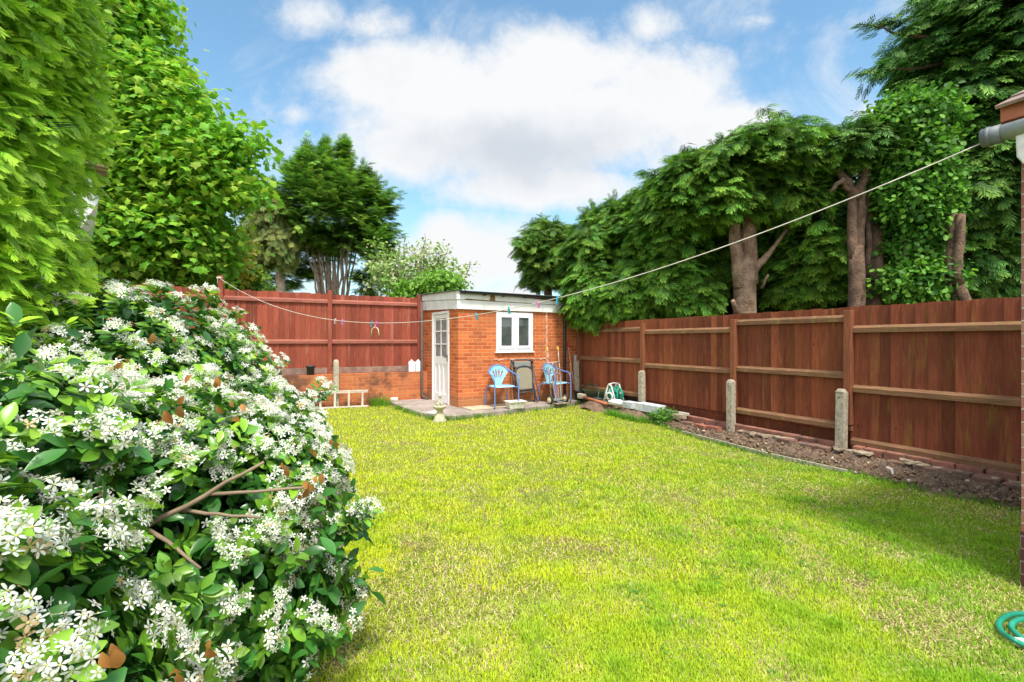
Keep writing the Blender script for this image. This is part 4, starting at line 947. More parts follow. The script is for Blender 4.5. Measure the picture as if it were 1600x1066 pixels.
# ---- sparse blossom tree
t = empty('blossoming_tree', (gpt(665, 600, 15).x, 15, 0), 0, 'pale airy tree with thin twigs beyond the fence left of the shed', 'tree'); off = Vector(t.location)
mb = MB(); tips = []
for i in range(26):
    a = random.uniform(-1, 1); p0 = gpt(660+random.uniform(-8, 8), 470, 15)-off; p1 = gpt(660+a*72, 378+abs(a)**1.5*50+random.uniform(0, 26), 15+random.uniform(-1.2, 1.2))-off
    limb(mb, p0, p1, .05, .010, 5, 6, .10); tips.append((p0, p1))
    for k in range(4):
        q = p0.lerp(p1, random.uniform(.45, 1)); limb(mb, q, q+Vector((random.uniform(-.5, .5), random.uniform(-.4, .4), random.uniform(-.1, .55))), .013, .005, 4, 3, .04)
limb(mb, (0, 0, 0), gpt(660, 470, 15)-off, .14, .09, 8, 4, .02); mb.build('trunk', M['twig'], t)
bl = [blob(605, 425, 15, 34, 38, .9, 70), blob(660, 430, 15, 50, 34, 1.1, 90), blob(712, 430, 15, 26, 30, .8, 22), blob(660, 400, 15, 48, 20, .7, 26)]
leaf_crown('crown', rel(bl, off), t, .12, [(.24, .40, .09), (.34, .46, .14), (.18, .34, .06), (.50, .55, .30)], ROUND, spread=.16, inner=.25, cl=8)
t = empty('leafy_shrub', (gpt(700, 600, 13.6).x, 13.6, 0), 0, 'bright green bush showing over the fence beside the shed roof', 'shrub'); off = Vector(t.location)
bl = [blob(688, 448, 13.6, 32, 22, .6, 150), blob(640, 458, 13.6, 20, 14, .4, 60)]
leaf_crown('crown', rel(bl, off), t, .13, [(.16, .36, .04), (.22, .42, .06)], ROUND, spread=.14, cl=8)
mb = MB(); limb(mb, (0, 0, 0), gpt(690, 460, 13.6)-off, .06, .03, 6, 4, .03); mb.build('stem', M['twig'], t)
# ---- yellow shrub behind left end of the fence
t = empty('yellow_shrub', (gpt(348, 600, 12.6).x, 12.6, 0), 0, 'yellow leaved shrub beyond the fence under the maple', 'shrub'); off = Vector(t.location)
leaf_crown('crown', rel([blob(342, 405, 12.6, 34, 44, .7, 260)], off), t, .15, [(.50, .46, .04), (.36, .40, .04), (.50, .40, .06)], ROUND, spread=.15, cl=8)
mb = MB(); limb(mb, (0, 0, 0), gpt(345, 420, 12.6)-off, .08, .04, 6, 4, .03); mb.build('stem', M['twig'], t)
t = empty('leafy_shrub', (gpt(385, 600, 13.5).x, 13.5, 0), 0, 'mid green shrub beyond the fence between maple and drooping conifer', 'shrub'); off = Vector(t.location)
leaf_crown('crown', rel([blob(372, 440, 13.5, 36, 20, .7, 150), blob(340, 440, 13.5, 36, 20, .6, 100)], off), t, .14, [(.12, .26, .03), (.22, .36, .05)], ROUND, spread=.15, cl=8)
mb = MB(); limb(mb, (0, 0, 0), gpt(385, 440, 13.5)-off, .08, .04, 6, 4, .03); mb.build('stem', M['twig'], t)
# ---- maple
t = empty('maple_tree', (gpt(235, 600, 10.6).x, 10.6, 0), 0, 'large bright green maple rising behind the left end of the red fence', 'tree'); off = Vector(t.location)
bl = [blob(238, 270, 10.6, 82, 115, 1.5, 480), blob(188, 95, 10.6, 62, 105, 1.3, 360), blob(318, 262, 10.4, 42, 52, .9, 180), blob(248, 170, 10.4, 52, 62, 1.1, 220), blob(245, 380, 10.6, 100, 60, 1.4, 420), blob(292, 365, 10.6, 36, 48, 1, 120), blob(372, 225, 10.4, 20, 18, .4, 26), blob(375, 300, 10.4, 18, 24, .4, 26), blob(218, 5, 10.5, 20, 22, .4, 24), blob(160, 380, 10.6, 60, 80, 1.2, 120), blob(190, 0, 10.8, 40, 60, 1, 80), blob(170, 200, 10.8, 50, 110, 1, 160)]
leaf_crown('crown', rel(bl, off), t, .16, [(.18, .44, .03), (.24, .50, .035), (.15, .38, .03), (.34, .54, .04), (.34, .50, .05)], MAPLE, spread=.28, inner=.5, cl=9, flat=.9)
mb = MB(); limb(mb, (0, 0, 0), gpt(225, 430, 10.6)-off, .22, .16, 10, 5, .04)
for q in ((170, 120), (240, 60), (290, 180), (345, 250), (200, -20), (300, 340)):
    limb(mb, gpt(225, 430, 10.6)-off, gpt(q[0], q[1], 10.6)-off, .11, .02, 7, 8, .12)
mb.build('trunk', M['twig'], t)

# ---- left conifer hedge
t = empty('conifer_hedge', (-3.4, 2.95, 0), 0, 'tall feathery bright green conifer hedge at the left edge', 'hedge'); off = Vector(t.location)
n = 11000
ph = RS.uniform(0, 1, n); zz = RS.uniform(.9, 5.2, n)
# garden face (plane facing right / towards camera), from the near end to the far end
s_ = RS.uniform(.27, 1, n); px = -1.75-s_*1.02; py = 1.15+s_*1.9
bulge = (vnoise(zz*1.7, s_*3, 4, 3)-.5)*.36
P = np.c_[px+bulge-.12*np.abs(RS.normal(size=n)), py, zz]
keep = P[:, 0]/P[:, 1] < -.895+.05*vnoise(zz*1.3, zz*0, 9, 2)
zr = (P[:, 2]-EYE)/P[:, 1]; keep &= ~((P[:, 0]/P[:, 1] > -.985-.02*np.sin(zr*40)) & (zr > .205) & (zr < .355) & (RS.uniform(size=n) < .93))
P = P[keep]; n = len(P)
D = np.c_[RS.uniform(.5, 1.0, n), RS.uniform(-.45, .25, n), RS.uniform(-.55, .05, n)]
Pl, Dl, Cl, Tl = [], [], [], []
for k in range(5):
    q = P+RS.normal(size=P.shape)*.07; d = D+RS.normal(size=D.shape)*.22; Pl.append(q); Dl.append(d)
    b = 1+RS.uniform(-.35, .35, (n, 1)); Cl.append(np.array([[.13, .40, .018]])*b); Tl.append(np.array([[.52, .76, .045]])*b)
P2 = np.concatenate(Pl)-off; A, B, C = frame(np.concatenate(Dl), np.tile([.2, -.5, 1.], (len(P2), 1))+RS.normal(size=P2.shape)*.4)
s = .10*RS.uniform(.5, 1.6, (len(P2), 1))
P2 -= A*s*.6
scatter('foliage', FINE[0], FINE[1], P2, A*s, B*s, C*s, np.concatenate(Cl), M['conifer_bright'], t, np.concatenate(Tl), FINE[2])
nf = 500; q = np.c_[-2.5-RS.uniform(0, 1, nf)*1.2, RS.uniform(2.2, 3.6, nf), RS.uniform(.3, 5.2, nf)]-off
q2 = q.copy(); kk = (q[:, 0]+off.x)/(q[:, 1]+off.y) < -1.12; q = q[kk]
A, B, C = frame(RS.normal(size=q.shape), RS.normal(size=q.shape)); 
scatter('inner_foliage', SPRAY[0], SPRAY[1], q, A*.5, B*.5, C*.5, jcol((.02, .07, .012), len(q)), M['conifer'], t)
mb = MB()
for x, y in ((-3.2, 2.4), (-3.5, 3.1), (-3.0, 2.7)): limb(mb, Vector((x, y, 0))-off, Vector((x, y, 5))-off, .07, .03, 8, 8, .03)
mb.build('trunk', M['bark_dark'], t)

# ---- conifers along the right fence
t = empty('conifer_tree', (gpt(857, 600, 13.5).x, 13.5, 0), 0, 'smallest ragged conifer at the far end of the row, right of the shed roof', 'tree', 'conifers behind the brown fence'); off = Vector(t.location)
bl = [blob(835, 385, 13.5, 32, 30, .9, 70), blob(862, 372, 13.5, 36, 22, .9, 60), blob(845, 415, 13.5, 34, 24, .8, 60), blob(880, 400, 13.5, 25, 35, .8, 50), blob(850, 440, 13.6, 40, 14, .5, 26), blob(845, 352, 13.5, 12, 10, .4, 10)]
conifer_crown('crown', rel(bl, off), t, .22, (.045, .14, .03), (.18, .36, .06), 9, .15, bl=.5)
mb = MB(); limb(mb, (0, 0, 0), gpt(855, 400, 13.5)-off, .17, .10, 9, 6, .03); mb.build('trunk', M['bark_dark'], t)

t = empty('conifer_tree', (gpt(985, 600, 11.4).x, 11.4, 0), 0, 'broad dark conifer spilling over the far end of the brown fence', 'tree', 'conifers behind the brown fence'); off = Vector(t.location)
bl = [blob(935, 395, 11.6, 60, 50, 1.1, 150), blob(1000, 370, 11.0, 60, 60, 1.1, 170), blob(925, 455, 10.7, 45, 40, .65, 120), blob(985, 455, 10.2, 55, 42, .7, 150), blob(1050, 440, 9.7, 55, 48, .8, 150), blob(1045, 370, 10, 60, 50, 1, 140),
      blob(930, 345, 11.6, 22, 16, .5, 24), blob(965, 335, 11.4, 30, 20, .5, 30), blob(915, 490, 10.9, 26, 16, .35, 30), blob(1090, 470, 9.3, 36, 26, .5, 50), blob(990, 320, 10.8, 26, 20, .5, 22), blob(950, 480, 10.5, 46, 26, .4, 60)]
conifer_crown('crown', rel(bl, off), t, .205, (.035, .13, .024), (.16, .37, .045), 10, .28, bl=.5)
mb = MB(); limb(mb, (0, 0, 0), gpt(985, 380, 11.4)-off, .25, .12, 9, 6, .03); mb.build('trunk', M['bark_dark'], t)

t = empty('conifer_tree', (gpt(1166, 600, 8.9).x, 8.9, 0), 0, 'conifer with a thick pale forked trunk and spreading crown in the middle of the row', 'tree', 'conifers behind the brown fence'); off = Vector(t.location)
bl = [blob(1085, 290, 9.2, 70, 42, 1.2, 170), blob(1180, 262, 9, 90, 50, 1.4, 220), blob(1255, 265, 9, 62, 48, 1.1, 150), blob(1060, 335, 9.4, 60, 36, 1, 110), blob(1120, 330, 9.0, 55, 24, 1.1, 90), blob(1230, 318, 8.9, 60, 28, 1, 90), blob(1275, 385, 9.0, 55, 46, .9, 120), blob(1210, 225, 9, 60, 22, .8, 50), blob(1130, 245, 9, 40, 22, .7, 36), blob(1040, 290, 9.3, 30, 22, .6, 26), blob(1260, 440, 9.4, 60, 36, .7, 80), blob(1225, 400, 9.8, 50, 50, .5, 90), blob(1190, 390, 10.4, 60, 60, .5, 90), blob(1120, 400, 10, 60, 50, .5, 90), blob(1215, 350, 9.6, 60, 30, .6, 60)]
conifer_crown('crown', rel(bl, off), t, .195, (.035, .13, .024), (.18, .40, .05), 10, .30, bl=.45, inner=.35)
mb = MB(); limb(mb, (0, 0, 0), gpt(1163, 405, 8.9)-off, .24, .185, 16, 9, .02)
limb(mb, gpt(1168, 445, 8.9)-off, gpt(1168, 290, 8.9)-off, .19, .11, 12, 6, .02); limb(mb, gpt(1157, 450, 8.85)-off, gpt(1142, 300, 8.8)-off, .13, .08, 10, 6, .02)
limb(mb, gpt(1175, 425, 8.9)-off, gpt(1210, 385, 8.8)-off, .10, .035, 8, 4, .02); limb(mb, gpt(1210, 385, 8.8)-off, gpt(1250, 330, 8.8)-off, .035, .02, 6, 4, .03)
limb(mb, gpt(1152, 492, 8.7)-off, gpt(1145, 470, 8.45)-off, .05, .035, 8, 3, .01); limb(mb, gpt(1190, 450, 8.8)-off, gpt(1200, 430, 8.6)-off, .03, .02, 6, 3, .01)
for q in ((1090, 280), (1210, 260), (1250, 290), (1120, 300)): limb(mb, gpt(1160, 340, 8.9)-off, gpt(q[0], q[1], 9)-off, .07, .02, 7, 6, .05)
mb.build('trunk', M['bark'], t)

def bare_trunk(px, Y, label, main, limbs, bl, mat):
    t = empty('conifer_tree', (gpt(px, 600, Y).x, Y, 0), 0, label, 'tree', 'conifers behind the brown fence'); off = Vector(t.location)
    mb = MB()
    for (a, b, r0, r1) in main: limb(mb, gpt(*a)-off if len(a) == 3 else Vector((0, 0, 0)), gpt(*b)-off, r0, r1, 12, 7, .02)
    for (a, b, r0, r1) in limbs: limb(mb, gpt(*a)-off, gpt(*b)-off, r0, r1, 8, 5, .04)
    mb.build('trunk', M[mat], t)
    if bl: conifer_crown('crown', rel(bl, off), t, .19, (.03, .11, .03), (.12, .28, .05), 10, .15, bl=.35, inner=.3)
    return t
Yd = 8.0
bare_trunk(1337, Yd, 'pollarded conifer with a split brown trunk and hooked upper limbs', [((0,), (1337, 385, Yd), .15, .115), ((1333, 405, Yd), (1330, 310, Yd), .085, .07), ((1342, 405, Yd), (1345, 300, Yd), .08, .08)],
    [((1340, 310, Yd), (1312, 268, Yd), .085, .05), ((1312, 268, Yd), (1300, 235, Yd), .05, .04), ((1300, 235, Yd), (1310, 212, Yd), .04, .03), ((1345, 305, Yd), (1352, 245, Yd), .085, .07), ((1352, 245, Yd), (1348, 215, Yd), .06, .04), ((1330, 310, Yd), (1318, 280, Yd-.2), .05, .03), ((1318, 280, Yd-.2), (1297, 300, Yd-.2), .04, .03), ((1310, 215, Yd), (1325, 205, Yd), .03, .01)],
    [blob(1318, 228, Yd, 36, 26, .6, 40), blob(1345, 228, Yd, 26, 26, .6, 40), blob(1300, 250, Yd+.3, 24, 22, .5, 18)], 'bark_dark')
bare_trunk(1364, Yd+.25, 'brown trunk with a thin side stem just right of the pollarded conifer', [((0,), (1366, 330, Yd+.25), .17, .11), ((1356, 430, Yd+.1), (1357, 260, Yd+.1), .05, .03), ((1366, 330, Yd+.25), (1374, 230, Yd+.25), .10, .05)],
    [((1370, 400, Yd+.2), (1392, 380, Yd+.1), .045, .02), ((1370, 375, Yd+.2), (1395, 350, Yd+.1), .05, .03), ((1372, 445, Yd+.2), (1425, 432, Yd+.1), .025, .01), ((1372, 460, Yd+.2), (1420, 470, Yd), .02, .008), ((1372, 430, Yd+.2), (1420, 405, Yd), .03, .012), ((1390, 450, Yd), (1415, 480, Yd-.1), .02, .008), ((1400, 410, Yd), (1430, 412, Yd), .02, .008)],
    [blob(1378, 225, Yd+.3, 22, 22, .5, 24)], 'bark_dark')
# big conifer
YE = 8.6
t = empty('conifer_tree', (gpt(1500, 600, YE).x, YE, 0), 0, 'tallest dark conifer at the right edge with long feathery boughs', 'tree', 'conifers behind the brown fence'); off = Vector(t.location)
bl = [blob(1520, 60, YE, 90, 90, 1.6, 260), blob(1560, 200, YE, 100, 100, 1.6, 300), blob(1490, 180, YE, 66, 70, 1.2, 170), blob(1500, 300, YE, 85, 80, 1.3, 260), blob(1470, 400, YE+.4, 80, 75, 1.2, 150), blob(1560, 380, YE+.3, 80, 110, 1.1, 210), blob(1590, 40, YE, 90, 120, 1.3, 200), blob(1440, 300, YE+.6, 50, 120, .8, 120), blob(1440, 440, YE+.9, 90, 60, .8, 110), blob(1530, -40, YE, 60, 60, 1, 60)]
ext = []
for (x0, y0, x1, y1, cnt) in ((1500, 90, 1330, 118, 16), (1490, 60, 1340, 38, 15), (1500, 60, 1400, 50, 8), (1480, 110, 1380, 95, 9), (1480, 20, 1420, 0, 7), (1470, 150, 1400, 130, 8)):
    for k in range(cnt):
        tt = (k+.5)/cnt; p = gpt(x0+(x1-x0)*tt, y0+(y1-y0)*tt-14*math.sin(math.pi*tt), YE-.3*tt)-off; ext.append((tuple(p), (-1, -.1, .15)))
conifer_crown('crown', rel(bl, off), t, .20, (.032, .12, .034), (.14, .34, .06), 10, .22, bl=.5, inner=.4, extra=ext)
mb = MB(); limb(mb, (0, 0, 0), gpt(1500, -40, YE)-off, .25, .08, 10, 9, .03)
limb(mb, gpt(1486, 440, YE-1.1)-off, gpt(1489, 335, YE-1.1)-off, .08, .065, 10, 5, .02); limb(mb, gpt(1498, 445, YE-1.2)-off, gpt(1501, 335, YE-1.2)-off, .075, .06, 10, 5, .02)
limb(mb, Vector((-.1, -.9, 0)), gpt(1486, 440, YE-1.1)-off, .1, .08, 9, 4, .02); limb(mb, Vector((0, -1, 0)), gpt(1498, 445, YE-1.2)-off, .1, .075, 9, 4, .02)
for e in ((1330, 118, 1500, 95), (1340, 38, 1490, 70)): limb(mb, gpt(e[2], e[3], YE)-off, gpt(e[0], e[1], YE-.3)-off, .04, .006, 6, 8, .05)
mb.build('trunk', M['bark_dark'], t)
# ivy climbing it
YI = 7.9
t = empty('ivy', (gpt(1410, 600, YI).x, YI, 0), 0, 'bright green ivy climbing between the bare trunks and the tallest conifer', 'climbing plant'); off = Vector(t.location)
bl = [blob(1412, 190, YI, 38, 38, .5, 220), blob(1420, 255, YI, 46, 55, .5, 340), blob(1405, 310, YI, 30, 40, .4, 130), blob(1440, 330, YI, 38, 50, .4, 170), blob(1430, 440, YI, 46, 32, .4, 190), blob(1425, 385, YI+.2, 36, 30, .3, 80), blob(1385, 200, YI, 18, 30, .3, 60), blob(1455, 190, YI, 20, 30, .3, 60)]
leaf_crown('crown', rel(bl, off), t, .095, [(.09, .26, .03), (.14, .36, .035), (.20, .42, .05), (.05, .15, .02)], ROUND, mat='leaf', spread=.13, cl=12, inner=.5, hang=.5)
mb = MB(); limb(mb, (0, 0, 0), gpt(1415, 200, YI)-off, .05, .02, 6, 12, .05); mb.build('stem', M['twig'], t)
# shade hedge behind
t = empty('conifer_hedge', (6.5, 12, 0), 0, 'dark conifer hedge filling the gaps behind the bare trunks', 'hedge'); off = Vector(t.location)
bl = [blob(1100, 445, 12.0, 110, 60, .8, 150), blob(1230, 440, 11.5, 110, 62, .8, 170), blob(1370, 430, 11, 110, 75, .8, 190), blob(1500, 420, 10.6, 110, 90, .8, 190), blob(1300, 350, 11.5, 70, 60, .8, 80), blob(1620, 400, 10.4, 90, 110, .8, 120), blob(1000, 440, 13, 110, 50, .8, 90)]
conifer_crown('foliage', rel(bl, off), t, .42, (.014, .06, .014), (.06, .17, .025), 8, .3, bl=.5, inner=.3)
mb = MB()
for i in range(9): limb(mb, (-3.5+i*1.1, -i*.15, 0), (-3.5+i*1.1, -i*.15, 3), .12, .08, 7, 4, .03)
mb.build('trunk', M['bark_dark'], t)

# ================================================================ FLOWERING BUSH
t = empty('flowering_shrub', (-1.9, 2.1, 0), 0, 'large glossy shrub covered in white flower clusters in the left foreground', 'shrub'); off = Vector(t.location)
BUSH = [((-2.25, 2.75, .72), (.84, 1.0, 1.05), 560), ((-1.65, 2.5, .62), (.60, .75, .62), 300), ((-1.49, 1.95, .42), (.70, .70, .78), 560), ((-1.15, 2.1, .74), (.34, .45, .36), 150), ((-1.32, .95, .45), (.56, .46, .72), 330), ((-1.75, 1.5, .60), (.62, .7, .82), 300), ((-2.6, 3.4, .6), (.7, .7, 1.05), 120)]
def inside(P, skip, k=.86):
    r = np.zeros(len(P), bool)
    for j, (c, rr_, n_) in enumerate(BUSH):
        if j == skip: continue
        r |= (((P-np.array(c))/np.array(rr_))**2).sum(1) < k*k
    return r
SP, SD = [], []
for j, (c, rr_, n_) in enumerate(BUSH):
    d = unit(RS.normal(size=(n_*2, 3))); 
    lump = 1+.10*np.sin(d[:, :1]*9+j)*np.cos(d[:, 2:]*8+j*2)+RS.normal(size=(n_*2, 1))*.055+.07*(vnoise(d[:, 0]*4+j, d[:, 2]*4+d[:, 1]*3, 3, 2)[:, None]-.5)*2-.02
    p = np.array(c)+d*lump*np.array(rr_); dn = unit(d/np.array(rr_)+np.array([0, 0, .35]))
    k = (~inside(p, j)) & (p[:, 2] > .06) & (d[:, 1] < .75); SP.append(p[k]); SD.append(dn[k])
ex = np.array([[-.62, 1.92, .74], [-.66, 1.92, .72], [-.70, 1.95, .76], [-.58, 1.9, .76], [-1.21, 2.95, 1.17], [-1.17, 2.95, 1.14], [-.74, 1.9, .70], [-.68, 2.0, .70], [-1.25, 2.9, 1.10], [-.72, 1.7, .42], [-.70, 1.75, .36]])
SP.append(ex); SD.append(unit(np.tile([.6, 0, .8], (len(ex), 1))))
SP = np.concatenate(SP); SD = np.concatenate(SD)
# hollow showing the bare branches
hol = np.array([-1.02, 1.55, .88])
hd_ = np.linalg.norm((SP-hol)/np.array([.20, .3, .10]), axis=1) > 1
SP = SP[hd_]; SD = SD[hd_]; n = len(SP)
fl = vnoise(SP[:, 0]*3.1+7, SP[:, 2]*3.1+SP[:, 1]*2, 21, 2)
up = SD[:, 2]
flow = (RS.uniform(size=n) < np.clip(.66+2.1*(fl-.45)+.40*up+.40*(SP[:, 1]>2.1)*(SP[:, 2]>.8), .05, .92))
flow |= (SP[:, 0] < -.7) & (SP[:, 1] < 1.15) & (RS.uniform(size=n) < .92)
LP, LD, LU, LC, LS = [], [], [], [], []
for k in range(14):
    th = 2*math.pi*k/11*2.4+RS.uniform(0, 6.28, n); A, B, C = frame(SD, np.tile([.3, .2, 1.], (n, 1))+RS.normal(size=SD.shape)*.2)
    lift = .15+.55*(k/14)
    o_ = B*np.cos(th)[:, None]+C*np.sin(th)[:, None]; D = unit(o_+A*lift)
    LP.append(SP-A*.07*(1-k/11)+o_*.008); LD.append(D); LU.append(A+RS.normal(size=A.shape)*.18)
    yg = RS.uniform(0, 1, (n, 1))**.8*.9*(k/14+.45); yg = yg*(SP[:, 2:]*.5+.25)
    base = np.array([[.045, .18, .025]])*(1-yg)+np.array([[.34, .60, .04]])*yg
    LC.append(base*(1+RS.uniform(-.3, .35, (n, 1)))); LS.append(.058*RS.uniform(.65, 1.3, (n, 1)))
# deeper leaves
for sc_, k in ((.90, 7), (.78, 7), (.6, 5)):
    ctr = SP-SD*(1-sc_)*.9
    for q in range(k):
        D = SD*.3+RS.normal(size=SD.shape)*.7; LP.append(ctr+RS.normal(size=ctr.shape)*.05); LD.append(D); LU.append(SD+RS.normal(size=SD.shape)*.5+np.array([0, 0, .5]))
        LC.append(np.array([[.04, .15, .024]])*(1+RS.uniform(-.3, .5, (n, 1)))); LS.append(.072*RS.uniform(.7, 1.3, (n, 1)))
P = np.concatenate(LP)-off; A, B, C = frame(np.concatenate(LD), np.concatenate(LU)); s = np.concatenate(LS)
scatter('leaves', ELL[0], ELL[1], P, A*s, B*s*1.02, C*s, np.concatenate(LC), M['leaf_gloss'], t, smooth=True)
# flowers: five petals each
fv = []; ff = []
for k in range(5):
    a = 2*math.pi*k/5; ca, sa = math.cos(a), math.sin(a)
    def pt(r, w, z): return (r*ca-w*sa, r*sa+w*ca, z)
    b = len(fv); fv += [pt(.06, 0, 0), pt(.45, -.20, .08), pt(.48, 0, .14), pt(.45, .20, .08), pt(.85, -.17, .08), pt(.98, 0, .03), pt(.85, .17, .08)]
    ff += [(b, b+1, b+2, b+2), (b, b+2, b+3, b+3), (b+1, b+4, b+5, b+2), (b+2, b+5, b+6, b+3)]
ff3 = []
for q in ff:
    if q[2] == q[3]: ff3.append(q[:3])
    else: ff3 += [(q[0], q[1], q[2]), (q[0], q[2], q[3])]
FP, FD = [], []
fsp = SP[flow]; fsd = SD[flow]; nf = len(fsp); A, B, C = frame(fsd, np.tile([.3, .2, 1.], (nf, 1)))
for k in range(19):
    th = k*2.4; r = .048*math.sqrt(k/19)*RS.uniform(.7, 1.3, (nf, 1)); o_ = B*math.cos(th)+C*math.sin(th)
    kp = RS.uniform(size=nf) < .86
    FP.append((fsp+o_*r+A*(.030+.018*(1-k/19)+RS.uniform(-.006, .008, (nf, 1))))[kp]); FD.append((A+o_*(.15+.9*math.sqrt(k/19))+RS.normal(size=A.shape)*.3)[kp])
FP = np.concatenate(FP); FN = unit(np.concatenate(FD)); T_, B_, N_ = frame(RS.normal(size=FP.shape), FN)
# frame() gives third axis close to FN
s = .0168*RS.uniform(.6, 1.2, (len(FP), 1))
scatter('flowers', fv, ff3, FP-off, T_*s, B_*s, N_*s, np.where(RS.uniform(size=(len(FP), 1)) < .05, np.array([[.62, .45, .25]]), jcol((.86, .86, .82), len(FP), .06, .03)), M['petal'], t)
cv = [(math.cos(a)*.16, math.sin(a)*.16, .10) for a in [i*1.2566 for i in range(5)]]+[(0, 0, .30)]
scatter('flower_centres', cv, [(i, (i+1) % 5, 5) for i in range(5)], FP-off, T_*s, B_*s, N_*s, jcol((.62, .58, .16), len(FP)), M['petal'], t)
# dead brown leaves
DL = [(290, 620, 1.35), (300, 605, 1.38), (100, 560, 1.6), (247, 520, 2.0), (378, 640, 1.6), (483, 760, 1.75), (185, 1008, .95), (195, 995, .97), (278, 1025, 1.05), (262, 530, 2.2), (205, 560, 1.9), (340, 1000, 1.2), (520, 680, 1.9), (270, 640, 1.4), (455, 725, 1.7), (200, 500, 2.4), (345, 590, 1.9), (475, 770, 1.72), (355, 635, 1.7), (490, 700, 1.9), (510, 745, 1.85)]
P = np.array([at(*d) for d in DL]); nd_ = len(P); P = np.repeat(P, 2, 0)+RS.normal(size=(nd_*2, 3))*.012
A, B, C = frame(RS.normal(size=P.shape)*.4+np.array([0, 0, -1.]), np.tile([.3, -1., .2], (len(P), 1))+RS.normal(size=P.shape)*.4); s = .036*RS.uniform(.6, 1.2, (len(P), 1))
scatter('dead_leaves', ELL[0], ELL[1], P-off+C*.02, A*s, B*s*1.3, C*s*2, jcol((.42, .19, .05), len(P), .3), M['leaf'], t, smooth=True)
mb = MB()
limb(mb, Vector((-1.55, 1.75, .1))-off, Vector((-1.22, 1.55, .83))-off, .014, .011, 8, 6, .012)
limb(mb, Vector((-1.22, 1.55, .83))-off, Vector((-.86, 1.62, 1.03))-off, .010, .005, 8, 6, .016)
limb(mb, Vector((-1.04, 1.585, .93))-off, Vector((-.74, 1.66, .93))-off, .007, .004, 6, 6, .01)
limb(mb, Vector((-1.13, 1.567, .88))-off, Vector((-.84, 1.56, .86))-off, .007, .004, 6, 6, .01)
limb(mb, Vector((-1.22, 1.55, .83))-off, Vector((-1.0, 1.5, .72))-off, .008, .004, 6, 5, .01)
for i in range(60):
    p0 = Vector((-1.8+random.uniform(-.4, .4), 2.1+random.uniform(-.6, .6), .05)); j = random.randrange(n); p1 = Vector(SP[j])-Vector(SD[j])*.05
    limb(mb, p0-off, p1-off, .016, .004, 5, 6, .03)
mb.build('branches', M['twig'], t)

# ================================================================ GRASS
def grass_blades():
    N = 900000
    y = 1/(RS.uniform(1/12.5, 1/1.75, N)); y = y**1.0; x = RS.uniform(-1.15, 1.13, N)*y
    hp = [tuple(HO[:2]), (6, 1), (6, 4.3)]
    k = (x > -6.5) & (x < 5) & (y < 11.3+.5*(x+2.24)-.1) & (((x-4.25)*.892+(y-5.88)*.452) < -.02)
    k &= ~inpoly(x, y, slab_pts) & ~inpoly(x, y, [tuple(HO[:2]), (4.6, -.3), (6, 3), (5.7, 4.3)])
    inb = inpoly(x, y, bed_poly); e = vnoise(x*4, y*4, 12, 2)
    k &= ~inb
    x, y = x[k], y[k]
    big = vnoise(x*.55, y*.55, 2, 3); pat = vnoise(x*1.9, y*1.9, 6, 4); fine_ = vnoise(x*6, y*6, 9, 3)
    bare = np.clip((pat+.3*(fine_-.5)-.47-.012*(y-3))*5, 0, 1)*np.clip(1.25-(y-2)/7, 0.1, 1)
    dens = np.clip(.35+1.1*fine_, 0, 1)*(1-.80*bare)
    bx = x-(-1.0)  # thin ground beside the shrub
    dens *= np.clip(.25+(x+.72+.04*y)*2.2, .2, 1)*np.where(y < 3.2, 1, 1) if False else 1
    near = np.clip((1.15-(x+.55))*1.2, 0, 1)*np.clip((2.9-y)*1.2, 0, 1); dens = dens*(1-.55*near)
    kk = RS.uniform(size=len(x)) < dens; x, y, pat, fine_, big, bare = [q[kk] for q in (x, y, pat, fine_, big, bare)]
    n = len(x); z = (vnoise(x*1.6, y*1.6, 5, 3)-.5)*.035
    straw = RS.uniform(size=n) < np.clip(.20+.9*(vnoise(x*4.6+3, y*4.6, 31, 4)-.45)+.30*bare, .06, .85)
    # greener towards the right and in tufts, yellower in the middle
    g = np.clip(.48+1.0*(fine_-.5)+.18*(x-.8)+.9*(big-.5)-.05*(y-3.5), 0, 1)[:, None]
    c = np.array([[.66, .74, .03]])*(1-g)+np.array([[.29, .52, .03]])*g
    sc = np.array([[.74, .62, .32]])*(1+RS.uniform(-.3, .2, (n, 1)))
    c = np.where(straw[:, None], sc, c)*(1+RS.uniform(-.22, .22, (n, 1)))
    tuft = np.clip((fine_-.58)*5, 0, 1)*(1-bare)
    L = (.018+.018*RS.uniform(size=n)+.026*tuft)*np.where(straw, .9, 1); Wd = (.0011+.00042*y)*RS.uniform(.7, 1.3, n)*1.1
    th = RS.uniform(0, 6.283, n); lean = np.where(straw, RS.uniform(1.0, 3.0, n), RS.uniform(.1, 1.1, n))
    # template x: width, y: lean dir, z: height
    Xa = np.c_[np.cos(th+1.571), np.sin(th+1.571), th*0]*Wd[:, None]
    Dv = np.c_[np.cos(th), np.sin(th), th*0]*(L*np.sin(np.arctan(lean)))[:, None]
    Zv = np.c_[th*0, th*0, L*np.cos(np.arctan(lean))]
    tv = [(-1, 0, 0), (1, 0, 0), (-.75, .35, .6), (.75, .35, .6), (0, 1, 1)]; tf = [(0, 1, 3), (0, 3, 2), (2, 3, 4)]
    print('blades', n)
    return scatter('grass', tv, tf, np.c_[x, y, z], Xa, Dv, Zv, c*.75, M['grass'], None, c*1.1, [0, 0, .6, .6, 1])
tag(grass_blades(), 'patchy yellow green lawn grass with straw and thin spots', 'grass', kind='stuff')
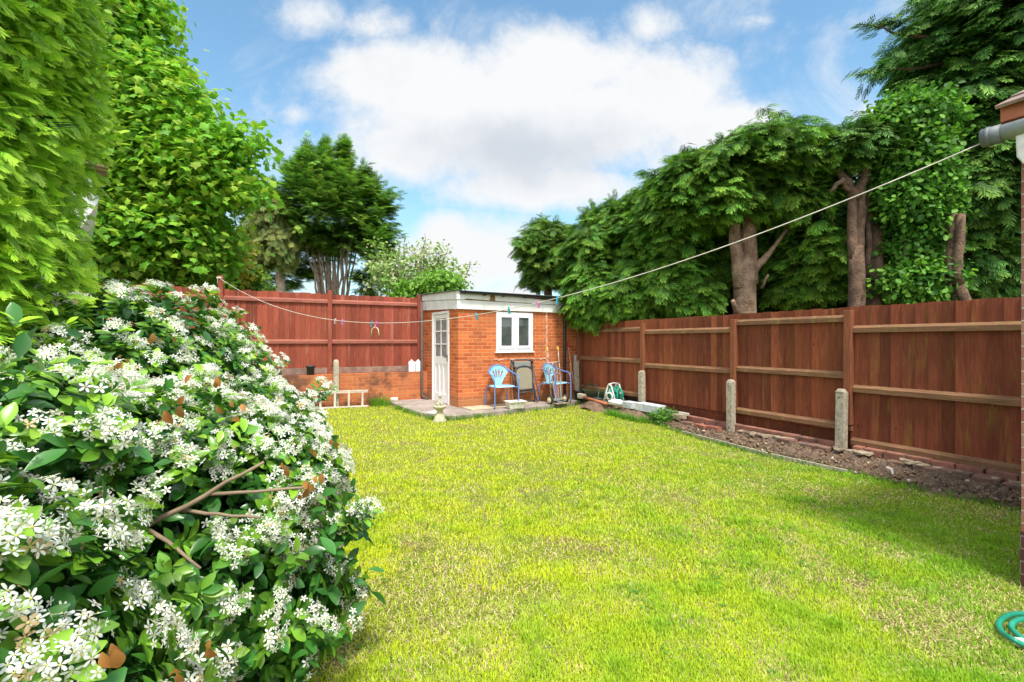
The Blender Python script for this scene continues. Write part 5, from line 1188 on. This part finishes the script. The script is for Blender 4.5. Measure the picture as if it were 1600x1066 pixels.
def tufts(name, label, spots, L, cols, group=None, cat='grass tuft'):
    P, Dd, Cc, Ls = [], [], [], []
    for (x, y, z, r, k) in spots:
        for i in range(k):
            a = random.uniform(0, 6.28); q = random.random()**.5*r; P.append((x+q*math.cos(a), y+q*math.sin(a), z)); Dd.append(a); Ls.append(L*random.uniform(.5, 1.2))
    P = np.array(P); th = np.array(Dd); Ls = np.array(Ls); n = len(P); lean = RS.uniform(.1, .9, n)
    Wd = np.full(n, .0045); Xa = np.c_[np.cos(th+1.571), np.sin(th+1.571), th*0]*Wd[:, None]
    Dv = np.c_[np.cos(th), np.sin(th), th*0]*(Ls*np.sin(lean))[:, None]; Zv = np.c_[th*0, th*0, Ls*np.cos(lean)]
    c = np.array(cols)[RS.randint(0, len(cols), n)]*(1+RS.uniform(-.2, .2, (n, 1)))
    tv = [(-1, 0, 0), (1, 0, 0), (-.8, .3, .6), (.8, .3, .6), (0, 1, 1)]
    o = scatter(name, tv, [(0, 1, 3), (0, 3, 2), (2, 3, 4)], P, Xa, Dv, Zv, c, M['grass'])
    return tag(o, label, cat, group, kind='stuff')
G1 = [(.14, .34, .03), (.22, .42, .04)]
edge = []
for i in range(3, 5):
    pass
for a_, b_ in zip(slab_pts[:-4], slab_pts[1:-3]):
    for k in range(8):
        q = random.random(); dn = .35 if a_[0] > -.9 else 1
        edge.append((a_[0]+(b_[0]-a_[0])*q, a_[1]+(b_[1]-a_[1])*q-.04, 0, .09, int(26*dn)))
tufts('grass', 'longer grass growing against the patio edge', edge, .12, G1)
tufts('grass', 'tall grass tuft against the brick wall left of the patio', [(-3.05, 10.55, 0, .16, 260), (-2.9, 10.4, 0, .22, 160)], .24, G1)
e2 = []
for a_ in np.arange(-3, 4.2, .06):
    w_ = np.interp(a_, BEDA, BEDW)+random.uniform(-.03, .05); p = FW(a_, w_)
    e2.append((p.x, p.y, 0, .06, random.randint(6, 26)))
tufts('grass', 'green grass fringe along the edge of the soil bed', e2, .07, [(.12, .30, .03), (.18, .36, .03)])
tufts('grass', 'long green grass in front of the white blocks by the brown fence', [(FW(3.0+i*.16, .62+.03*math.sin(i)).x, FW(3.0+i*.16, .62).y, 0, .13, 110) for i in range(7)], .13, [(.10, .32, .03), (.16, .38, .03)])
# weed plant by the white block
wp = empty('weed', FW(2.75, .42), 0, 'small leafy green weed with reddish stems beside the white block', 'plant')
mb = MB(); 
for i in range(16):
    a = random.uniform(0, 6.28); r = random.uniform(.05, .22); mb.tube([(0, 0, 0), (r*.5*math.cos(a), r*.5*math.sin(a), .14), (r*math.cos(a), r*math.sin(a), random.uniform(.12, .27))], [.004, .003, .002], 5)
mb.build('stem', simple('reddish stem', (.28, .12, .08), .8), wp)
leaf_crown('leaves', [((0, 0, .15), (.22, .18, .12), 90)], wp, .05, [(.09, .27, .03), (.14, .33, .04)], ROUND, spread=.04, cl=4)

# clods, petals and weeds
def pick(N, test, x0, x1, y0, y1):
    x = RS.uniform(x0, x1, N); y = RS.uniform(y0, y1, N); k = test(x, y); return x[k], y[k]
x, y = pick(60000, lambda x, y: inpoly(x, y, bed_poly), 1.8, 5.6, 3, 10); x = x[:4200]; y = y[:4200]; n = len(x)
ov = [(1, 0, 0), (-1, 0, 0), (0, 1, 0), (0, -1, 0), (0, 0, 1), (0, 0, -.6)]; of = [(0, 2, 4), (2, 1, 4), (1, 3, 4), (3, 0, 4), (2, 0, 5), (1, 2, 5), (3, 1, 5), (0, 3, 5)]
A, B, C = frame(RS.normal(size=(n, 3)), RS.normal(size=(n, 3))); s = (.008+.022*RS.uniform(size=(n, 1))**3)
cl = np.where(RS.uniform(size=(n, 1)) < .08, np.array([[.42, .34, .26]]), np.array([[.19, .13, .085]]))*(1+RS.uniform(-.35, .35, (n, 1)))
tag(scatter('soil_clods', ov, of, np.c_[x, y, .045+RS.uniform(-.02, .03, n)], A*s*1.3, B*s, C*s, cl, attrmat('clod', .95, 0, .1)), 'loose clods and small stones on the soil bed', 'soil', kind='stuff')
x, y = pick(3000, lambda x, y: (x < -.15-.12*y+RS.normal(size=len(x))*.35) & (x > -1.0), -1, 1.5, 1.8, 5); n = len(x); x = x[:420]; y = y[:420]; n = len(x)
A, B, C = frame(np.c_[RS.normal(size=(n, 2)), RS.normal(size=n)*.3], np.tile([0, 0, 1.], (n, 1))+RS.normal(size=(n, 3))*.3); s = .009*RS.uniform(.6, 1.2, (n, 1))
tag(scatter('fallen_petals', ROUND[0], ROUND[1], np.c_[x, y, np.full(n, .024)], A*s, B*s, C*s, jcol((.82, .78, .66), n), M['petal']), 'white fallen petals on the grass beside the flowering shrub', 'petals', kind='stuff')
x, y = pick(900, lambda x, y: (vnoise(x*1.2, y*1.2, 77, 2) > .5) & ~inpoly(x, y, bed_poly) & ~inpoly(x, y, slab_pts) & (((x-4.25)*.892+(y-5.88)*.452) < -.9), -1.2, 3.2, 2, 8); n = len(x)
k6 = 7; X6 = np.repeat(x, k6)+RS.normal(size=n*k6)*.025; Y6 = np.repeat(y, k6)+RS.normal(size=n*k6)*.025; n = len(X6)
A, B, C = frame(np.c_[RS.normal(size=(n, 2)), RS.uniform(-.1, .5, n)], np.tile([0, 0, 1.], (n, 1))); s = .017*RS.uniform(.6, 1.3, (n, 1))
tag(scatter('lawn_weeds', ROUND[0], ROUND[1], np.c_[X6, Y6, np.full(n, .022)], A*s, B*s, C*s, jcol((.10, .30, .04), n), M['leaf']), 'small round leaved weeds scattered through the lawn', 'weeds', kind='stuff')
